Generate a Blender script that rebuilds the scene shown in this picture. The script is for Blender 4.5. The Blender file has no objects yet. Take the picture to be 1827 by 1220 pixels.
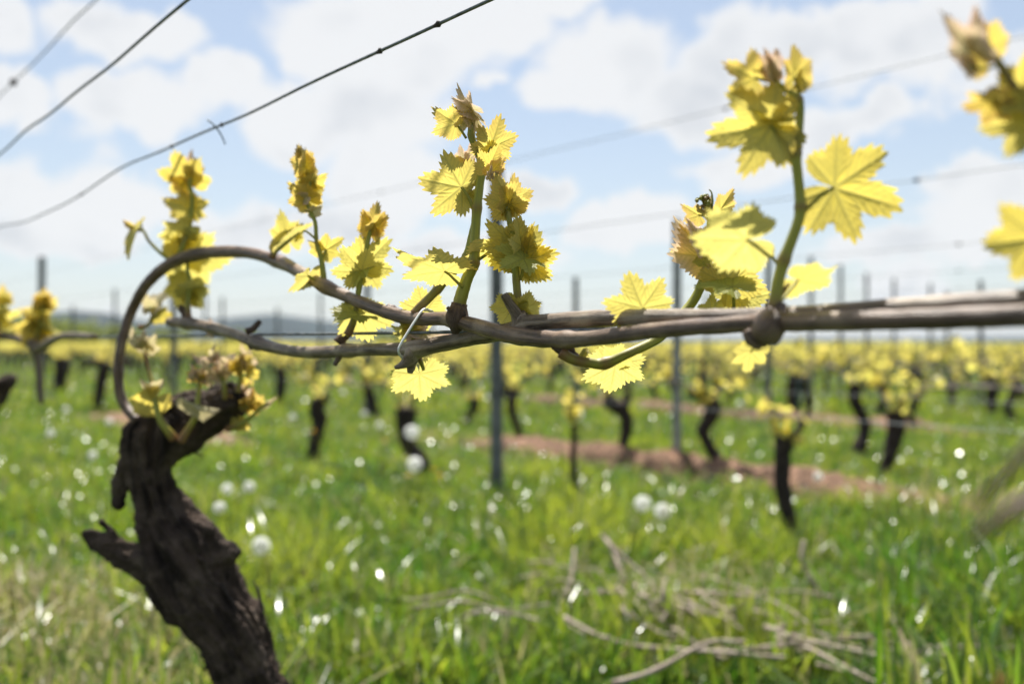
import bpy, math, random
import numpy as np
from mathutils import Vector, noise
random.seed(7)
RNG = np.random.default_rng(11)
PI = math.pi
R = math.radians
SC = bpy.context.scene
COL = SC.collection

# ------------------------------------------------------------------ camera, sky, sun, exposure
W0, H0 = 1827.0, 1220.0
F = W0 * 35.0 / 36.0            # focal length in photo pixels
CX, HY = 913.5, 610.0           # principal column, horizon row
CAMZ = 0.70                     # camera height above the ground
VPX = -430.0                    # where the vine rows converge
ROWK = (CX - VPX) / F           # sideways drift of a row per metre of depth

cam_d = bpy.data.cameras.new('camera')
cam_d.lens = 35.0
cam_d.sensor_width = 36.0
cam_d.sensor_fit = 'HORIZONTAL'
cam_d.shift_y = -(H0 / 2 - HY) / W0
cam_d.clip_start = 0.02
cam_d.clip_end = 30000
cam_d.dof.use_dof = True
cam_d.dof.focus_distance = 0.645
cam_d.dof.aperture_fstop = 4.7
cam_d.dof.aperture_blades = 0
cam = bpy.data.objects.new('camera', cam_d)
COL.objects.link(cam)
cam.location = (0, 0, CAMZ)
cam.rotation_euler = (R(90), 0, 0)
SC.camera = cam

SUN_AZ, SUN_EL = R(-6), R(64)    # azimuth from +Y (the view direction) towards +X
sun_d = bpy.data.lights.new('sun', 'SUN')
sun_d.energy = 4.6
sun_d.angle = R(0.53)
sun_d.color = (1.0, 0.955, 0.88)
sun = bpy.data.objects.new('sun', sun_d)
COL.objects.link(sun)
sdir = Vector((math.sin(SUN_AZ) * math.cos(SUN_EL), math.cos(SUN_AZ) * math.cos(SUN_EL), math.sin(SUN_EL)))
sun.rotation_euler = sdir.to_track_quat('Z', 'Y').to_euler()
sun.location = (0, 0, 20)

SC.view_settings.view_transform = 'Standard'
SC.view_settings.look = 'None'
SC.view_settings.exposure = 0.95
SC.view_settings.gamma = 1.0
SC.view_settings.use_curve_mapping = False
SC.render.engine = 'CYCLES'
SC.cycles.use_denoising = True
SC.cycles.use_adaptive_sampling = True
SC.cycles.adaptive_threshold = 0.02
SC.cycles.max_bounces = 6
SC.cycles.diffuse_bounces = 3
SC.cycles.glossy_bounces = 2
SC.cycles.transmission_bounces = 6
SC.cycles.transparent_max_bounces = 6
SC.cycles.volume_bounces = 0
SC.cycles.sample_clamp_indirect = 6.0
SC.cycles.caustics_reflective = False
SC.cycles.caustics_refractive = False


class NT:
    """small helper to write node trees"""
    def __init__(self, tree):
        self.t = tree
    def n(self, kind, **kw):
        nd = self.t.nodes.new(kind)
        for k, v in kw.items():
            if k.startswith('i_'):
                key = k[2:]
                key = int(key) if key.isdigit() else key.replace('_', ' ')
                nd.inputs[key].default_value = v
            else:
                setattr(nd, k, v)
        return nd
    def l(self, a, b):
        self.t.links.new(a, b)
    def math(self, op, a, b=None, c=None):
        nd = self.t.nodes.new('ShaderNodeMath')
        nd.operation = op
        for i, v in enumerate((a, b, c)):
            if v is None:
                continue
            if isinstance(v, (int, float)):
                nd.inputs[i].default_value = v
            else:
                self.l(v, nd.inputs[i])
        return nd.outputs[0]
    def mix(self, fac, a, b):
        nd = self.t.nodes.new('ShaderNodeMix')
        nd.data_type = 'RGBA'
        for sock, v in ((nd.inputs[0], fac), (nd.inputs[6], a), (nd.inputs[7], b)):
            if isinstance(v, (int, float)):
                sock.default_value = v
            elif isinstance(v, tuple):
                sock.default_value = v if len(v) == 4 else (*v, 1)
            else:
                self.l(v, sock)
        return nd.outputs[2]
    def mrange(self, v, a, b, c=0.0, d=1.0, smooth=True):
        nd = self.t.nodes.new('ShaderNodeMapRange')
        nd.interpolation_type = 'SMOOTHSTEP' if smooth else 'LINEAR'
        self.l(v, nd.inputs[0])
        for i, x in enumerate((a, b, c, d)):
            nd.inputs[i + 1].default_value = x
        return nd.outputs[0]


def pix_azel(px, py):
    x, y, z = (px - CX) / F, 1.0, (HY - py) / F
    return math.atan2(x, y), math.atan2(z, math.hypot(x, y))


world = bpy.data.worlds.new('World')
SC.world = world
world.use_nodes = True
wt = NT(world.node_tree)
world.node_tree.nodes.clear()
out = wt.n('ShaderNodeOutputWorld')
bg = wt.n('ShaderNodeBackground')
SKYK = 0.07
bg.inputs[1].default_value = SKYK
sky = wt.n('ShaderNodeTexSky', sky_type='NISHITA', sun_disc=False, sun_elevation=SUN_EL, sun_rotation=SUN_AZ,
           air_density=1.0, dust_density=1.0, ozone_density=1.2, altitude=250)
geo = wt.n('ShaderNodeTexCoord')
sep = wt.n('ShaderNodeSeparateXYZ')
wt.l(geo.outputs['Generated'], sep.inputs[0])
az = wt.math('ARCTAN2', sep.outputs[0], sep.outputs[1])
el = wt.math('ARCSINE', sep.outputs[2])
comb = wt.n('ShaderNodeCombineXYZ')
wt.l(az, comb.inputs[0])
wt.l(el, comb.inputs[1])
# billowing offset of the cloud outlines
n1 = wt.n('ShaderNodeTexNoise', noise_dimensions='3D', i_Scale=15.0, i_Detail=6.0, i_Roughness=0.6)
wt.l(geo.outputs['Generated'], n1.inputs['Vector'])
off = wt.n('ShaderNodeVectorMath', operation='MULTIPLY_ADD')
wt.l(n1.outputs['Color'], off.inputs[0])
off.inputs[1].default_value = (0.105, 0.095, 0)
off.inputs[2].default_value = (-0.0525, -0.0475, 0)
pos = wt.n('ShaderNodeVectorMath', operation='ADD')
wt.l(comb.outputs[0], pos.inputs[0])
wt.l(off.outputs[0], pos.inputs[1])
CLOUDS = [(235, 190, 125, 62), (245, 60, 130, 45), (15, 55, 55, 50), (25, 185, 55, 45), (140, 350, 175, 60),
          (530, 215, 120, 66), (660, 195, 165, 72), (400, 160, 70, 48), (700, 60, 210, 95), (560, 92, 58, 48), (850, 40, 150, 60),
          (1080, 115, 120, 78), (1010, 165, 85, 45), (1340, 105, 130, 80), (1230, 190, 110, 62), (1440, 75, 110, 60), (1590, 70, 140, 68),
          (1570, 212, 92, 42), (1470, 240, 70, 40), (720, 320, 160, 66), (620, 400, 120, 40), (1790, 375, 120, 60), (1120, 395, 110, 45), (430, 400, 120, 45),
          (1330, 300, 120, 40), (950, 330, 80, 34),
          (885, 150, 22, 16), (1000, 5, 60, 22), (1720, 330, 60, 30), (60, 430, 150, 34), (1620, 440, 150, 34), (860, 450, 170, 36)]
dens = None
for (px, py, rx, ry) in CLOUDS:
    a, e = pix_azel(px, py)
    v = wt.n('ShaderNodeVectorMath', operation='SUBTRACT')
    wt.l(pos.outputs[0], v.inputs[0])
    v.inputs[1].default_value = (a, e, 0)
    v2 = wt.n('ShaderNodeVectorMath', operation='MULTIPLY')
    wt.l(v.outputs[0], v2.inputs[0])
    v2.inputs[1].default_value = (F / rx * 0.95, F / ry * 0.95, 0)
    v3 = wt.n('ShaderNodeVectorMath', operation='DOT_PRODUCT')
    wt.l(v2.outputs[0], v3.inputs[0])
    wt.l(v2.outputs[0], v3.inputs[1])
    d1 = wt.math('SUBTRACT', 1.0, v3.outputs['Value'])
    dens = d1 if dens is None else wt.math('SMOOTH_MAX', dens, d1, 0.25)
# the same broken cumulus over the rest of the sky
n2 = wt.n('ShaderNodeTexNoise', noise_dimensions='3D', i_Scale=4.2, i_Detail=6.0, i_Roughness=0.56)
wt.l(geo.outputs['Generated'], n2.inputs['Vector'])
gen = wt.mrange(n2.outputs[0], 0.50, 0.66, -1.0, 0.8, smooth=False)
dens = wt.math('MAXIMUM', dens, gen)
cover = wt.mrange(dens, -0.22, 0.42)
# soft grey bellies inside the thick clouds
n3 = wt.n('ShaderNodeTexNoise', noise_dimensions='3D', i_Scale=7.0, i_Detail=4.0, i_Roughness=0.5)
wt.l(geo.outputs['Generated'], n3.inputs['Vector'])
belly = wt.math('MULTIPLY', wt.mrange(n3.outputs[0], 0.46, 0.68), wt.mrange(dens, 0.25, 0.9))
ccol = wt.mix(belly, (6.7, 6.75, 6.8), (5.0, 5.2, 5.5))
# thin milky veil low over the horizon, all the way round
veil = wt.mrange(el, 0.0, 0.30, 0.52, 0.33)
skyc = wt.mix(veil, sky.outputs[0], (5.7, 6.0, 6.2))
wt.l(wt.mix(wt.math('MULTIPLY', cover, 0.93), skyc, ccol), bg.inputs[0])
wt.l(bg.outputs[0], out.inputs[0])


# ------------------------------------------------------------------ placement helpers
def row_s(px, X0):
    """depth at which a row with lateral offset X0 crosses image column px"""
    return X0 * F / (px - VPX)


def P(px, py, d):
    return np.array(((px - CX) / F * d, d, CAMZ - (py - HY) / F * d))


def on_row(X0, s, z=0.0, lat=0.0):
    return np.array((X0 - ROWK * s + lat, s, z))


def tag(o, label=None, cat=None, group=None, kind=None):
    if label: o['label'] = label
    if cat: o['category'] = cat
    if group: o['group'] = group
    if kind: o['kind'] = kind
    return o


def empty(name, loc):
    o = bpy.data.objects.new(name, None)
    o.empty_display_size = 0.05
    o.location = [float(c) for c in loc]
    COL.objects.link(o)
    return o


def mesh_obj(name, V, Fc, mat, parent=None, org=(0, 0, 0), uv=None, attrs=None, smooth=True, mats=None, midx=None):
    V = np.asarray(V, dtype=np.float64) - np.asarray(org, dtype=np.float64)
    me = bpy.data.meshes.new(name)
    if isinstance(Fc, np.ndarray):
        nf, k = Fc.shape
        me.vertices.add(len(V)); me.vertices.foreach_set('co', V.astype(np.float32).ravel())
        me.loops.add(nf * k); me.loops.foreach_set('vertex_index', Fc.astype(np.int32).ravel())
        me.polygons.add(nf); me.polygons.foreach_set('loop_start', np.arange(0, nf * k, k, dtype=np.int32))
        me.update(calc_edges=True)
    else:
        me.from_pydata(V.tolist(), [], Fc)
    if uv is not None:
        lay = me.uv_layers.new(name='UVMap')
        vi = np.empty(len(me.loops), dtype=np.int32)
        me.loops.foreach_get('vertex_index', vi)
        lay.data.foreach_set('uv', np.asarray(uv, dtype=np.float32)[vi].ravel())
    for k, a in (attrs or {}).items():
        at = me.attributes.new(k, 'FLOAT', 'POINT')
        at.data.foreach_set('value', np.asarray(a, dtype=np.float32))
    if smooth:
        me.polygons.foreach_set('use_smooth', np.ones(len(me.polygons), dtype=bool))
    for m in (mats or [mat]):
        me.materials.append(m)
    if midx is not None:
        me.polygons.foreach_set('material_index', np.asarray(midx, dtype=np.int32))
    me.validate()
    o = bpy.data.objects.new(name, me)
    COL.objects.link(o)
    if parent is not None:
        o.parent = parent
    return o


def copy_tree(o, parent=None):
    c = o.copy()
    COL.objects.link(c)
    c.parent = parent
    for ch in list(o.children):
        copy_tree(ch, c)
    return c


def spline(pts, n_per=6):
    """Catmull-Rom through rows of any width"""
    p = np.asarray(pts, dtype=float)
    if len(p) < 3:
        t = np.linspace(0, 1, n_per + 1)[:, None]
        return p[0] * (1 - t) + p[-1] * t
    q = np.vstack([2 * p[0] - p[1], p, 2 * p[-1] - p[-2]])
    res = []
    for i in range(1, len(q) - 2):
        t = np.linspace(0, 1, n_per, endpoint=False)[:, None]
        a, b, c, d = q[i - 1], q[i], q[i + 1], q[i + 2]
        res.append(0.5 * ((2 * b) + (-a + c) * t + (2 * a - 5 * b + 4 * c - d) * t * t + (-a + 3 * b - 3 * c + d) * t ** 3))
    res.append(q[-2][None])
    return np.vstack(res)


def tube_raw(path, rad, sides=10, flat=1.0, rough=0.0, rscale=200.0, seed=0.0, cap=True):
    """path Nx3, rad N -> verts, faces, uv (metres)"""
    path = np.asarray(path, float); rad = np.asarray(rad, float)
    n = len(path)
    tan = np.gradient(path, axis=0)
    tan /= np.linalg.norm(tan, axis=1)[:, None] + 1e-12
    up = np.array((0.0, -1.0, 0.13))
    u = up - tan[0] * np.dot(up, tan[0]); u /= np.linalg.norm(u)
    V, UV = [], []
    ang = np.linspace(0, 2 * PI, sides, endpoint=False)
    arc = np.concatenate([[0], np.cumsum(np.linalg.norm(np.diff(path, axis=0), axis=1))])
    for i in range(n):
        u = u - tan[i] * np.dot(u, tan[i]); u /= np.linalg.norm(u) + 1e-12
        w = np.cross(tan[i], u)
        r = np.full(sides, rad[i])
        if rough:
            for k in range(sides):
                c, s_ = math.cos(ang[k]), math.sin(ang[k])
                q = Vector((c * 2.2 + seed, s_ * 2.2, arc[i] * rscale))
                r[k] *= 1 + rough * noise.noise(q) + rough * 0.5 * noise.noise(q * 2.3)
        V.append(path[i] + np.outer(np.cos(ang) * r, u) + np.outer(np.sin(ang) * r * flat, w))
        UV.append(np.column_stack([ang / (2 * PI), np.full(sides, arc[i])]))
    Fc = []
    for i in range(n - 1):
        for k in range(sides):
            k2 = (k + 1) % sides
            Fc.append((i * sides + k, i * sides + k2, (i + 1) * sides + k2, (i + 1) * sides + k))
    if cap:
        Fc.append(tuple(range(sides - 1, -1, -1)))
        Fc.append(tuple(range((n - 1) * sides, n * sides)))
    return np.vstack(V), Fc, np.vstack(UV)


class MB:
    """collects raw meshes into one"""
    def __init__(self):
        self.V, self.F, self.UV, self.A, self.n = [], [], [], {}, 0
    def add(self, V, Fc, UV=None, **attrs):
        V = np.asarray(V)
        self.V.append(V)
        self.F.extend([tuple(int(i) + self.n for i in f) for f in Fc])
        self.UV.append(UV if UV is not None else np.zeros((len(V), 2)))
        for k, a in attrs.items():
            self.A.setdefault(k, []).append(np.broadcast_to(np.asarray(a, float), (len(V),)))
        self.n += len(V)
        return self
    def build(self, name, mat, parent=None, org=(0, 0, 0), **kw):
        return mesh_obj(name, np.vstack(self.V), self.F, mat, parent, org, np.vstack(self.UV),
                        {k: np.concatenate(a) for k, a in self.A.items()}, **kw)


def ptube(ctrl, sides=10, n_per=6, nodes=(), **kw):
    """ctrl rows (px, py, depth, radius_px) -> tube; nodes = [(index along ctrl, swell, width)]"""
    c = spline(ctrl, n_per)
    path = np.array([P(a[0], a[1], a[2]) for a in c])
    rad = c[:, 3] * c[:, 2] / F
    tt = np.linspace(0, len(ctrl) - 1, len(c))
    for (t0, sw, wd) in nodes:
        rad = rad * (1 + sw * np.exp(-((tt - t0) / wd) ** 2))
    return tube_raw(path, rad, sides, **kw)


# ------------------------------------------------------------------ materials
def new_mat(name):
    m = bpy.data.materials.new(name)
    m.use_nodes = True
    m.node_tree.nodes.clear()
    t = NT(m.node_tree)
    o = t.n('ShaderNodeOutputMaterial')
    return m, t, o


def bark_mat(name, c_dark, c_mid, c_light, around=26.0, along=16.0, bump=0.6, dist=0.0015, patch=0.5, rough=0.85, use_uv=True, spec=0.35):
    m, t, o = new_mat(name)
    tc = t.n('ShaderNodeTexCoord')
    mp = t.n('ShaderNodeMapping')
    t.l(tc.outputs['UV' if use_uv else 'Object'], mp.inputs[0])
    mp.inputs[3].default_value = (around, along, 1) if use_uv else (around, around, along)
    na = t.n('ShaderNodeTexNoise', i_Scale=1.0, i_Detail=6.0, i_Roughness=0.65)
    t.l(mp.outputs[0], na.inputs[0])
    nb = t.n('ShaderNodeTexNoise', i_Scale=38.0, i_Detail=3.0)
    t.l(tc.outputs['Object'], nb.inputs[0])
    nc = t.n('ShaderNodeTexNoise', i_Scale=900.0, i_Detail=2.0)
    t.l(tc.outputs['Object'], nc.inputs[0])
    a = t.mix(t.mrange(na.outputs[0], 0.36, 0.62), c_dark, c_mid)
    b = t.mix(t.math('MULTIPLY', t.mrange(nb.outputs[0], 0.45, 0.7), patch), a, c_light)
    c = t.mix(t.math('MULTIPLY', t.mrange(nc.outputs[0], 0.55, 0.72), 0.55), b, c_dark)
    bs = t.n('ShaderNodeBsdfPrincipled')
    t.l(c, bs.inputs['Base Color'])
    bs.inputs['Roughness'].default_value = rough
    bs.inputs['Specular IOR Level'].default_value = spec
    bp = t.n('ShaderNodeBump', i_Strength=bump, i_Distance=dist)
    h = t.math('ADD', na.outputs[0], t.math('MULTIPLY', nc.outputs[0], 0.3))
    t.l(h, bp.inputs['Height'])
    t.l(bp.outputs[0], bs.inputs['Normal'])
    t.l(bs.outputs[0], o.inputs[0])
    return m


M_CANE = bark_mat('cane_bark_brown', (0.050, 0.030, 0.020), (0.22, 0.145, 0.10), (0.38, 0.28, 0.19), 10.0, 24.0, 0.9, 0.0012, 0.55, 0.42, spec=0.45)
M_CANE_GREY = bark_mat('cane_bark_grey', (0.060, 0.040, 0.026), (0.27, 0.20, 0.14), (0.45, 0.36, 0.25), 10.0, 26.0, 0.9, 0.0012, 0.6, 0.45, spec=0.45)
M_NODE = bark_mat('cane_node_bark', (0.05, 0.032, 0.025), (0.14, 0.09, 0.065), (0.20, 0.14, 0.10), 8.0, 120.0, 0.9, 0.001, 0.4)
M_TRUNK = bark_mat('old_vine_bark', (0.016, 0.010, 0.007), (0.085, 0.058, 0.042), (0.23, 0.17, 0.125), 13.0, 11.0, 1.0, 0.008, 0.45, 0.95)
M_FARTRUNK = bark_mat('far_vine_bark', (0.018, 0.012, 0.010), (0.050, 0.036, 0.030), (0.085, 0.064, 0.052), 5.0, 14.0, 0.6, 0.006, 0.4, 0.95)
M_PRUNED = bark_mat('pruned_cane_bark', (0.20, 0.15, 0.12), (0.42, 0.34, 0.27), (0.58, 0.50, 0.41), 4.0, 25.0, 0.5, 0.001, 0.6)


def leafy(name, refl_a, refl_b, tran_a, tran_b, young_t, young_r, trans=0.55, rough=0.42, vein=True, coat=0.35):
    """thin leaf: diffuse + see-through glow, veins and red edges from mesh attributes"""
    m, t, o = new_mat(name)
    tint = t.n('ShaderNodeAttribute', attribute_name='tint').outputs['Fac']
    hue = t.n('ShaderNodeAttribute', attribute_name='hue').outputs['Fac']
    vn = t.n('ShaderNodeAttribute', attribute_name='vein').outputs['Fac']
    ed = t.n('ShaderNodeAttribute', attribute_name='edge').outputs['Fac']
    tc = t.n('ShaderNodeTexCoord')
    nz = t.n('ShaderNodeTexNoise', i_Scale=160.0, i_Detail=4.0)
    t.l(tc.outputs['Object'], nz.inputs[0])
    blot = t.mrange(nz.outputs[0], 0.35, 0.68)
    yf = t.math('MULTIPLY', tint, t.mrange(ed, 0.25, 1.0, 0.25, 1.0))
    tcol = t.mix(hue, tran_a, tran_b)
    tcol = t.mix(yf, tcol, young_t)
    rcol = t.mix(hue, refl_a, refl_b)
    rcol = t.mix(yf, rcol, young_r)
    tcol = t.mix(t.math('MULTIPLY', blot, 0.18), tcol, tuple(c * 0.62 for c in tran_a))
    if vein:
        vf = t.math('MULTIPLY', vn, 0.75)
        tcol = t.mix(vf, tcol, (tran_a[0] * 0.50, tran_a[1] * 0.48, tran_a[2] * 0.45))
        rcol = t.mix(t.math('MULTIPLY', vn, 0.5), rcol, (0.42, 0.42, 0.16))
    bs = t.n('ShaderNodeBsdfPrincipled')
    t.l(rcol, bs.inputs['Base Color'])
    bs.inputs['Roughness'].default_value = rough
    bs.inputs['Specular IOR Level'].default_value = coat
    tr = t.n('ShaderNodeBsdfTranslucent')
    t.l(tcol, tr.inputs[0])
    bp = t.n('ShaderNodeBump', i_Strength=0.5, i_Distance=0.0006)
    t.l(t.math('SUBTRACT', t.math('MULTIPLY', nz.outputs[0], 0.5), vn), bp.inputs['Height'])
    t.l(bp.outputs[0], bs.inputs['Normal'])
    mx = t.n('ShaderNodeMixShader')
    mx.inputs[0].default_value = trans
    t.l(bs.outputs[0], mx.inputs[1])
    t.l(tr.outputs[0], mx.inputs[2])
    t.l(mx.outputs[0], o.inputs[0])
    return m


M_LEAF = leafy('vine_leaf', (0.30, 0.33, 0.055), (0.36, 0.30, 0.05), (0.82, 0.76, 0.22), (0.88, 0.69, 0.085),
               (0.80, 0.44, 0.17), (0.46, 0.27, 0.18), trans=0.60)
M_LEAF_DULL = leafy('downy_young_leaf', (0.52, 0.50, 0.32), (0.60, 0.52, 0.36), (0.70, 0.66, 0.30), (0.78, 0.64, 0.34),
                    (0.95, 0.64, 0.52), (0.78, 0.54, 0.46), trans=0.5, rough=0.7)
M_FARLEAF = leafy('far_vine_leaf', (0.30, 0.30, 0.05), (0.36, 0.30, 0.05), (0.86, 0.82, 0.16), (0.92, 0.78, 0.15),
                  (0.85, 0.58, 0.20), (0.4, 0.24, 0.12), trans=0.66, vein=False)
M_GRASS = leafy('grass_blade', (0.030, 0.090, 0.009), (0.15, 0.205, 0.026), (0.10, 0.27, 0.012), (0.54, 0.60, 0.042),
                (0.55, 0.46, 0.24), (0.42, 0.34, 0.20), trans=0.46, rough=0.23, vein=False, coat=0.55)
M_HERB = leafy('weed_leaf', (0.045, 0.13, 0.016), (0.12, 0.20, 0.03), (0.15, 0.36, 0.02), (0.38, 0.52, 0.04),
               (0.55, 0.46, 0.24), (0.42, 0.34, 0.20), trans=0.36, rough=0.23, vein=False, coat=0.55)


def stem_mat(name, green, brown, rough=0.45):
    m, t, o = new_mat(name)
    br = t.n('ShaderNodeAttribute', attribute_name='brown').outputs['Fac']
    tc = t.n('ShaderNodeTexCoord')
    mp = t.n('ShaderNodeMapping')
    t.l(tc.outputs['UV'], mp.inputs[0])
    mp.inputs[3].default_value = (12, 6, 1)
    nz = t.n('ShaderNodeTexNoise', i_Scale=1.0, i_Detail=4.0)
    t.l(mp.outputs[0], nz.inputs[0])
    g = t.mix(t.mrange(nz.outputs[0], 0.4, 0.65), green, tuple(c * 0.62 for c in green))
    c = t.mix(br, g, brown)
    bs = t.n('ShaderNodeBsdfPrincipled')
    t.l(c, bs.inputs['Base Color'])
    bs.inputs['Roughness'].default_value = rough
    bs.inputs['Subsurface Weight'].default_value = 0.0
    tr = t.n('ShaderNodeBsdfTranslucent')
    t.l(c, tr.inputs[0])
    mx = t.n('ShaderNodeMixShader')
    mx.inputs[0].default_value = 0.22
    t.l(bs.outputs[0], mx.inputs[1]); t.l(tr.outputs[0], mx.inputs[2])
    bp = t.n('ShaderNodeBump', i_Strength=0.35, i_Distance=0.0006)
    t.l(nz.outputs[0], bp.inputs['Height']); t.l(bp.outputs[0], bs.inputs['Normal'])
    t.l(mx.outputs[0], o.inputs[0])
    return m


M_STEM = stem_mat('green_shoot', (0.40, 0.40, 0.06), (0.27, 0.14, 0.06))


def plain(name, col, rough=0.6, metal=0.0, nscale=40.0, var=0.35, bump=0.2, dist=0.002, spec=0.4):
    m, t, o = new_mat(name)
    tc = t.n('ShaderNodeTexCoord')
    nz = t.n('ShaderNodeTexNoise', i_Scale=nscale, i_Detail=6.0, i_Roughness=0.6)
    t.l(tc.outputs['Object'], nz.inputs[0])
    c = t.mix(t.mrange(nz.outputs[0], 0.3, 0.7), tuple(x * (1 - var) for x in col), tuple(min(1, x * (1 + var)) for x in col))
    bs = t.n('ShaderNodeBsdfPrincipled')
    t.l(c, bs.inputs['Base Color'])
    bs.inputs['Roughness'].default_value = rough
    bs.inputs['Metallic'].default_value = metal
    bs.inputs['Specular IOR Level'].default_value = spec
    bp = t.n('ShaderNodeBump', i_Strength=bump, i_Distance=dist)
    t.l(nz.outputs[0], bp.inputs['Height']); t.l(bp.outputs[0], bs.inputs['Normal'])
    t.l(bs.outputs[0], o.inputs[0])
    return m


M_WIRE = plain('weathered_wire', (0.17, 0.185, 0.19), 0.5, 0.5, 120.0, 0.4)
M_KNOT = plain('rusty_wire_knot', (0.055, 0.045, 0.04), 0.8, 0.2, 300.0, 0.4)
M_TIE = plain('white_plastic_tie', (0.85, 0.85, 0.82), 0.35, 0.0, 60.0, 0.08)
M_POST = plain('weathered_grey_post', (0.155, 0.16, 0.155), 0.85, 0.0, 14.0, 0.35, 0.6, 0.01)
M_POSTPALE = plain('pale_concrete_post', (0.30, 0.30, 0.29), 0.85, 0.0, 14.0, 0.25, 0.6, 0.01)
M_STAKE = plain('green_stake', (0.035, 0.085, 0.075), 0.55, 0.0, 30.0, 0.3)
M_SOIL = plain('reddish_soil', (0.23, 0.135, 0.085), 0.95, 0.0, 22.0, 0.6, 1.0, 0.03)
M_PUFF = None


def puff_mat():
    m, t, o = new_mat('dandelion_down')
    bs = t.n('ShaderNodeBsdfDiffuse'); bs.inputs[0].default_value = (0.90, 0.90, 0.87, 1)
    tr = t.n('ShaderNodeBsdfTranslucent'); tr.inputs[0].default_value = (0.95, 0.95, 0.92, 1)
    mx = t.n('ShaderNodeMixShader'); mx.inputs[0].default_value = 0.62
    t.l(bs.outputs[0], mx.inputs[1]); t.l(tr.outputs[0], mx.inputs[2]); t.l(mx.outputs[0], o.inputs[0])
    return m


M_PUFF = puff_mat()
M_YELLOW = plain('dandelion_petal', (0.80, 0.52, 0.02), 0.5, 0.0, 200.0, 0.15)


def ground_mat():
    m, t, o = new_mat('meadow_soil')
    tc = t.n('ShaderNodeTexCoord')
    a = t.n('ShaderNodeTexNoise', i_Scale=1.3, i_Detail=5.0); t.l(tc.outputs['Object'], a.inputs[0])
    b = t.n('ShaderNodeTexNoise', i_Scale=28.0, i_Detail=6.0, i_Roughness=0.7); t.l(tc.outputs['Object'], b.inputs[0])
    c = t.mix(t.mrange(b.outputs[0], 0.35, 0.65), (0.022, 0.040, 0.010), (0.055, 0.085, 0.022))
    c = t.mix(t.math('MULTIPLY', t.mrange(a.outputs[0], 0.52, 0.68), 0.6), c, (0.17, 0.135, 0.075))
    bs = t.n('ShaderNodeBsdfPrincipled'); t.l(c, bs.inputs['Base Color']); bs.inputs['Roughness'].default_value = 0.95
    bs.inputs['Specular IOR Level'].default_value = 0.1
    bp = t.n('ShaderNodeBump', i_Strength=0.8, i_Distance=0.03); t.l(b.outputs[0], bp.inputs['Height']); t.l(bp.outputs[0], bs.inputs['Normal'])
    t.l(bs.outputs[0], o.inputs[0])
    return m


M_GROUND = ground_mat()
M_HILL = plain('wooded_hill', (0.018, 0.032, 0.034), 0.95, 0.0, 0.012, 0.4, 0.5, 8.0)
M_TREELEAF = leafy('tree_leaf', (0.11, 0.15, 0.035), (0.17, 0.20, 0.05), (0.30, 0.38, 0.06), (0.46, 0.48, 0.09),
                   (0.3, 0.3, 0.1), (0.2, 0.2, 0.1), trans=0.4, vein=False)

# ------------------------------------------------------------------ ground, hills
def ground_z(x, y):
    return 0.0


g = 9000.0
gs = np.concatenate([-np.geomspace(g, 2, 24), [0], np.geomspace(2, g, 24)])
GX, GY = np.meshgrid(gs, gs, indexing='ij')
GV = np.column_stack([GX.ravel(), GY.ravel() + 0.0, np.zeros(GX.size)])
nn = len(gs)
ii, jj = np.meshgrid(np.arange(nn - 1), np.arange(nn - 1), indexing='ij')
i0 = (ii * nn + jj).ravel()
gr = mesh_obj('ground', GV, np.column_stack([i0, i0 + nn, i0 + nn + 1, i0 + 1]), M_GROUND)
tag(gr, 'grassy vineyard ground reaching to the horizon', 'ground', kind='structure')


def hill(name, prof, dist, depth, label):
    """ridge whose crest follows (px, py) as seen at the given distance; a real landform with front and back slopes"""
    pr = spline([(a, b) for a, b in prof], 14)
    na, nd = len(pr), 14
    V = []
    for i, (px, py) in enumerate(pr):
        crest = CAMZ + (HY - py) / F * dist
        for j in range(nd):
            v = j / (nd - 1) * 2 - 1
            prof_z = max(0.0, math.cos(v * PI / 2)) ** 1.1
            y = dist + v * depth
            x = (px - CX) / F * dist
            k = noise.noise(Vector((x * 0.004, y * 0.004, 1.7))) + 0.5 * noise.noise(Vector((x * 0.012, y * 0.012, 4.0)))
            fine = noise.noise(Vector((x * 0.03, y * 0.05, 9.0)))
            z = crest * prof_z * (1 + 0.05 * k * abs(v)) + fine * crest * 0.03 - 2.0 * abs(v) ** 6
            V.append((x, y, z))
    Fc = [(i * nd + j, (i + 1) * nd + j, (i + 1) * nd + j + 1, i * nd + j + 1) for i in range(na - 1) for j in range(nd - 1)]
    o = mesh_obj(name, V, Fc, M_HILL)
    return tag(o, label, 'hill', kind='structure')


hill('hill', [(-900, 600), (-500, 580), (-200, 570), (0, 565), (110, 558), (160, 556), (200, 562), (260, 576), (330, 590), (400, 600), (520, 610)], 1700, 420,
     'nearer grey green wooded hill')
hill('hill', [(-300, 600), (100, 592), (250, 578), (330, 574), (400, 570), (440, 566), (490, 561), (540, 567), (600, 574), (680, 583), (760, 591), (840, 600), (960, 609)], 3600, 800,
     'far blue mountain ridge under the pale sky')
hill('hill', [(700, 610), (1000, 606), (1300, 603), (1600, 604), (1900, 601), (2400, 604), (2900, 610)], 5200, 900,
     'very faint distant ridge behind the vine rows')

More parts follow.
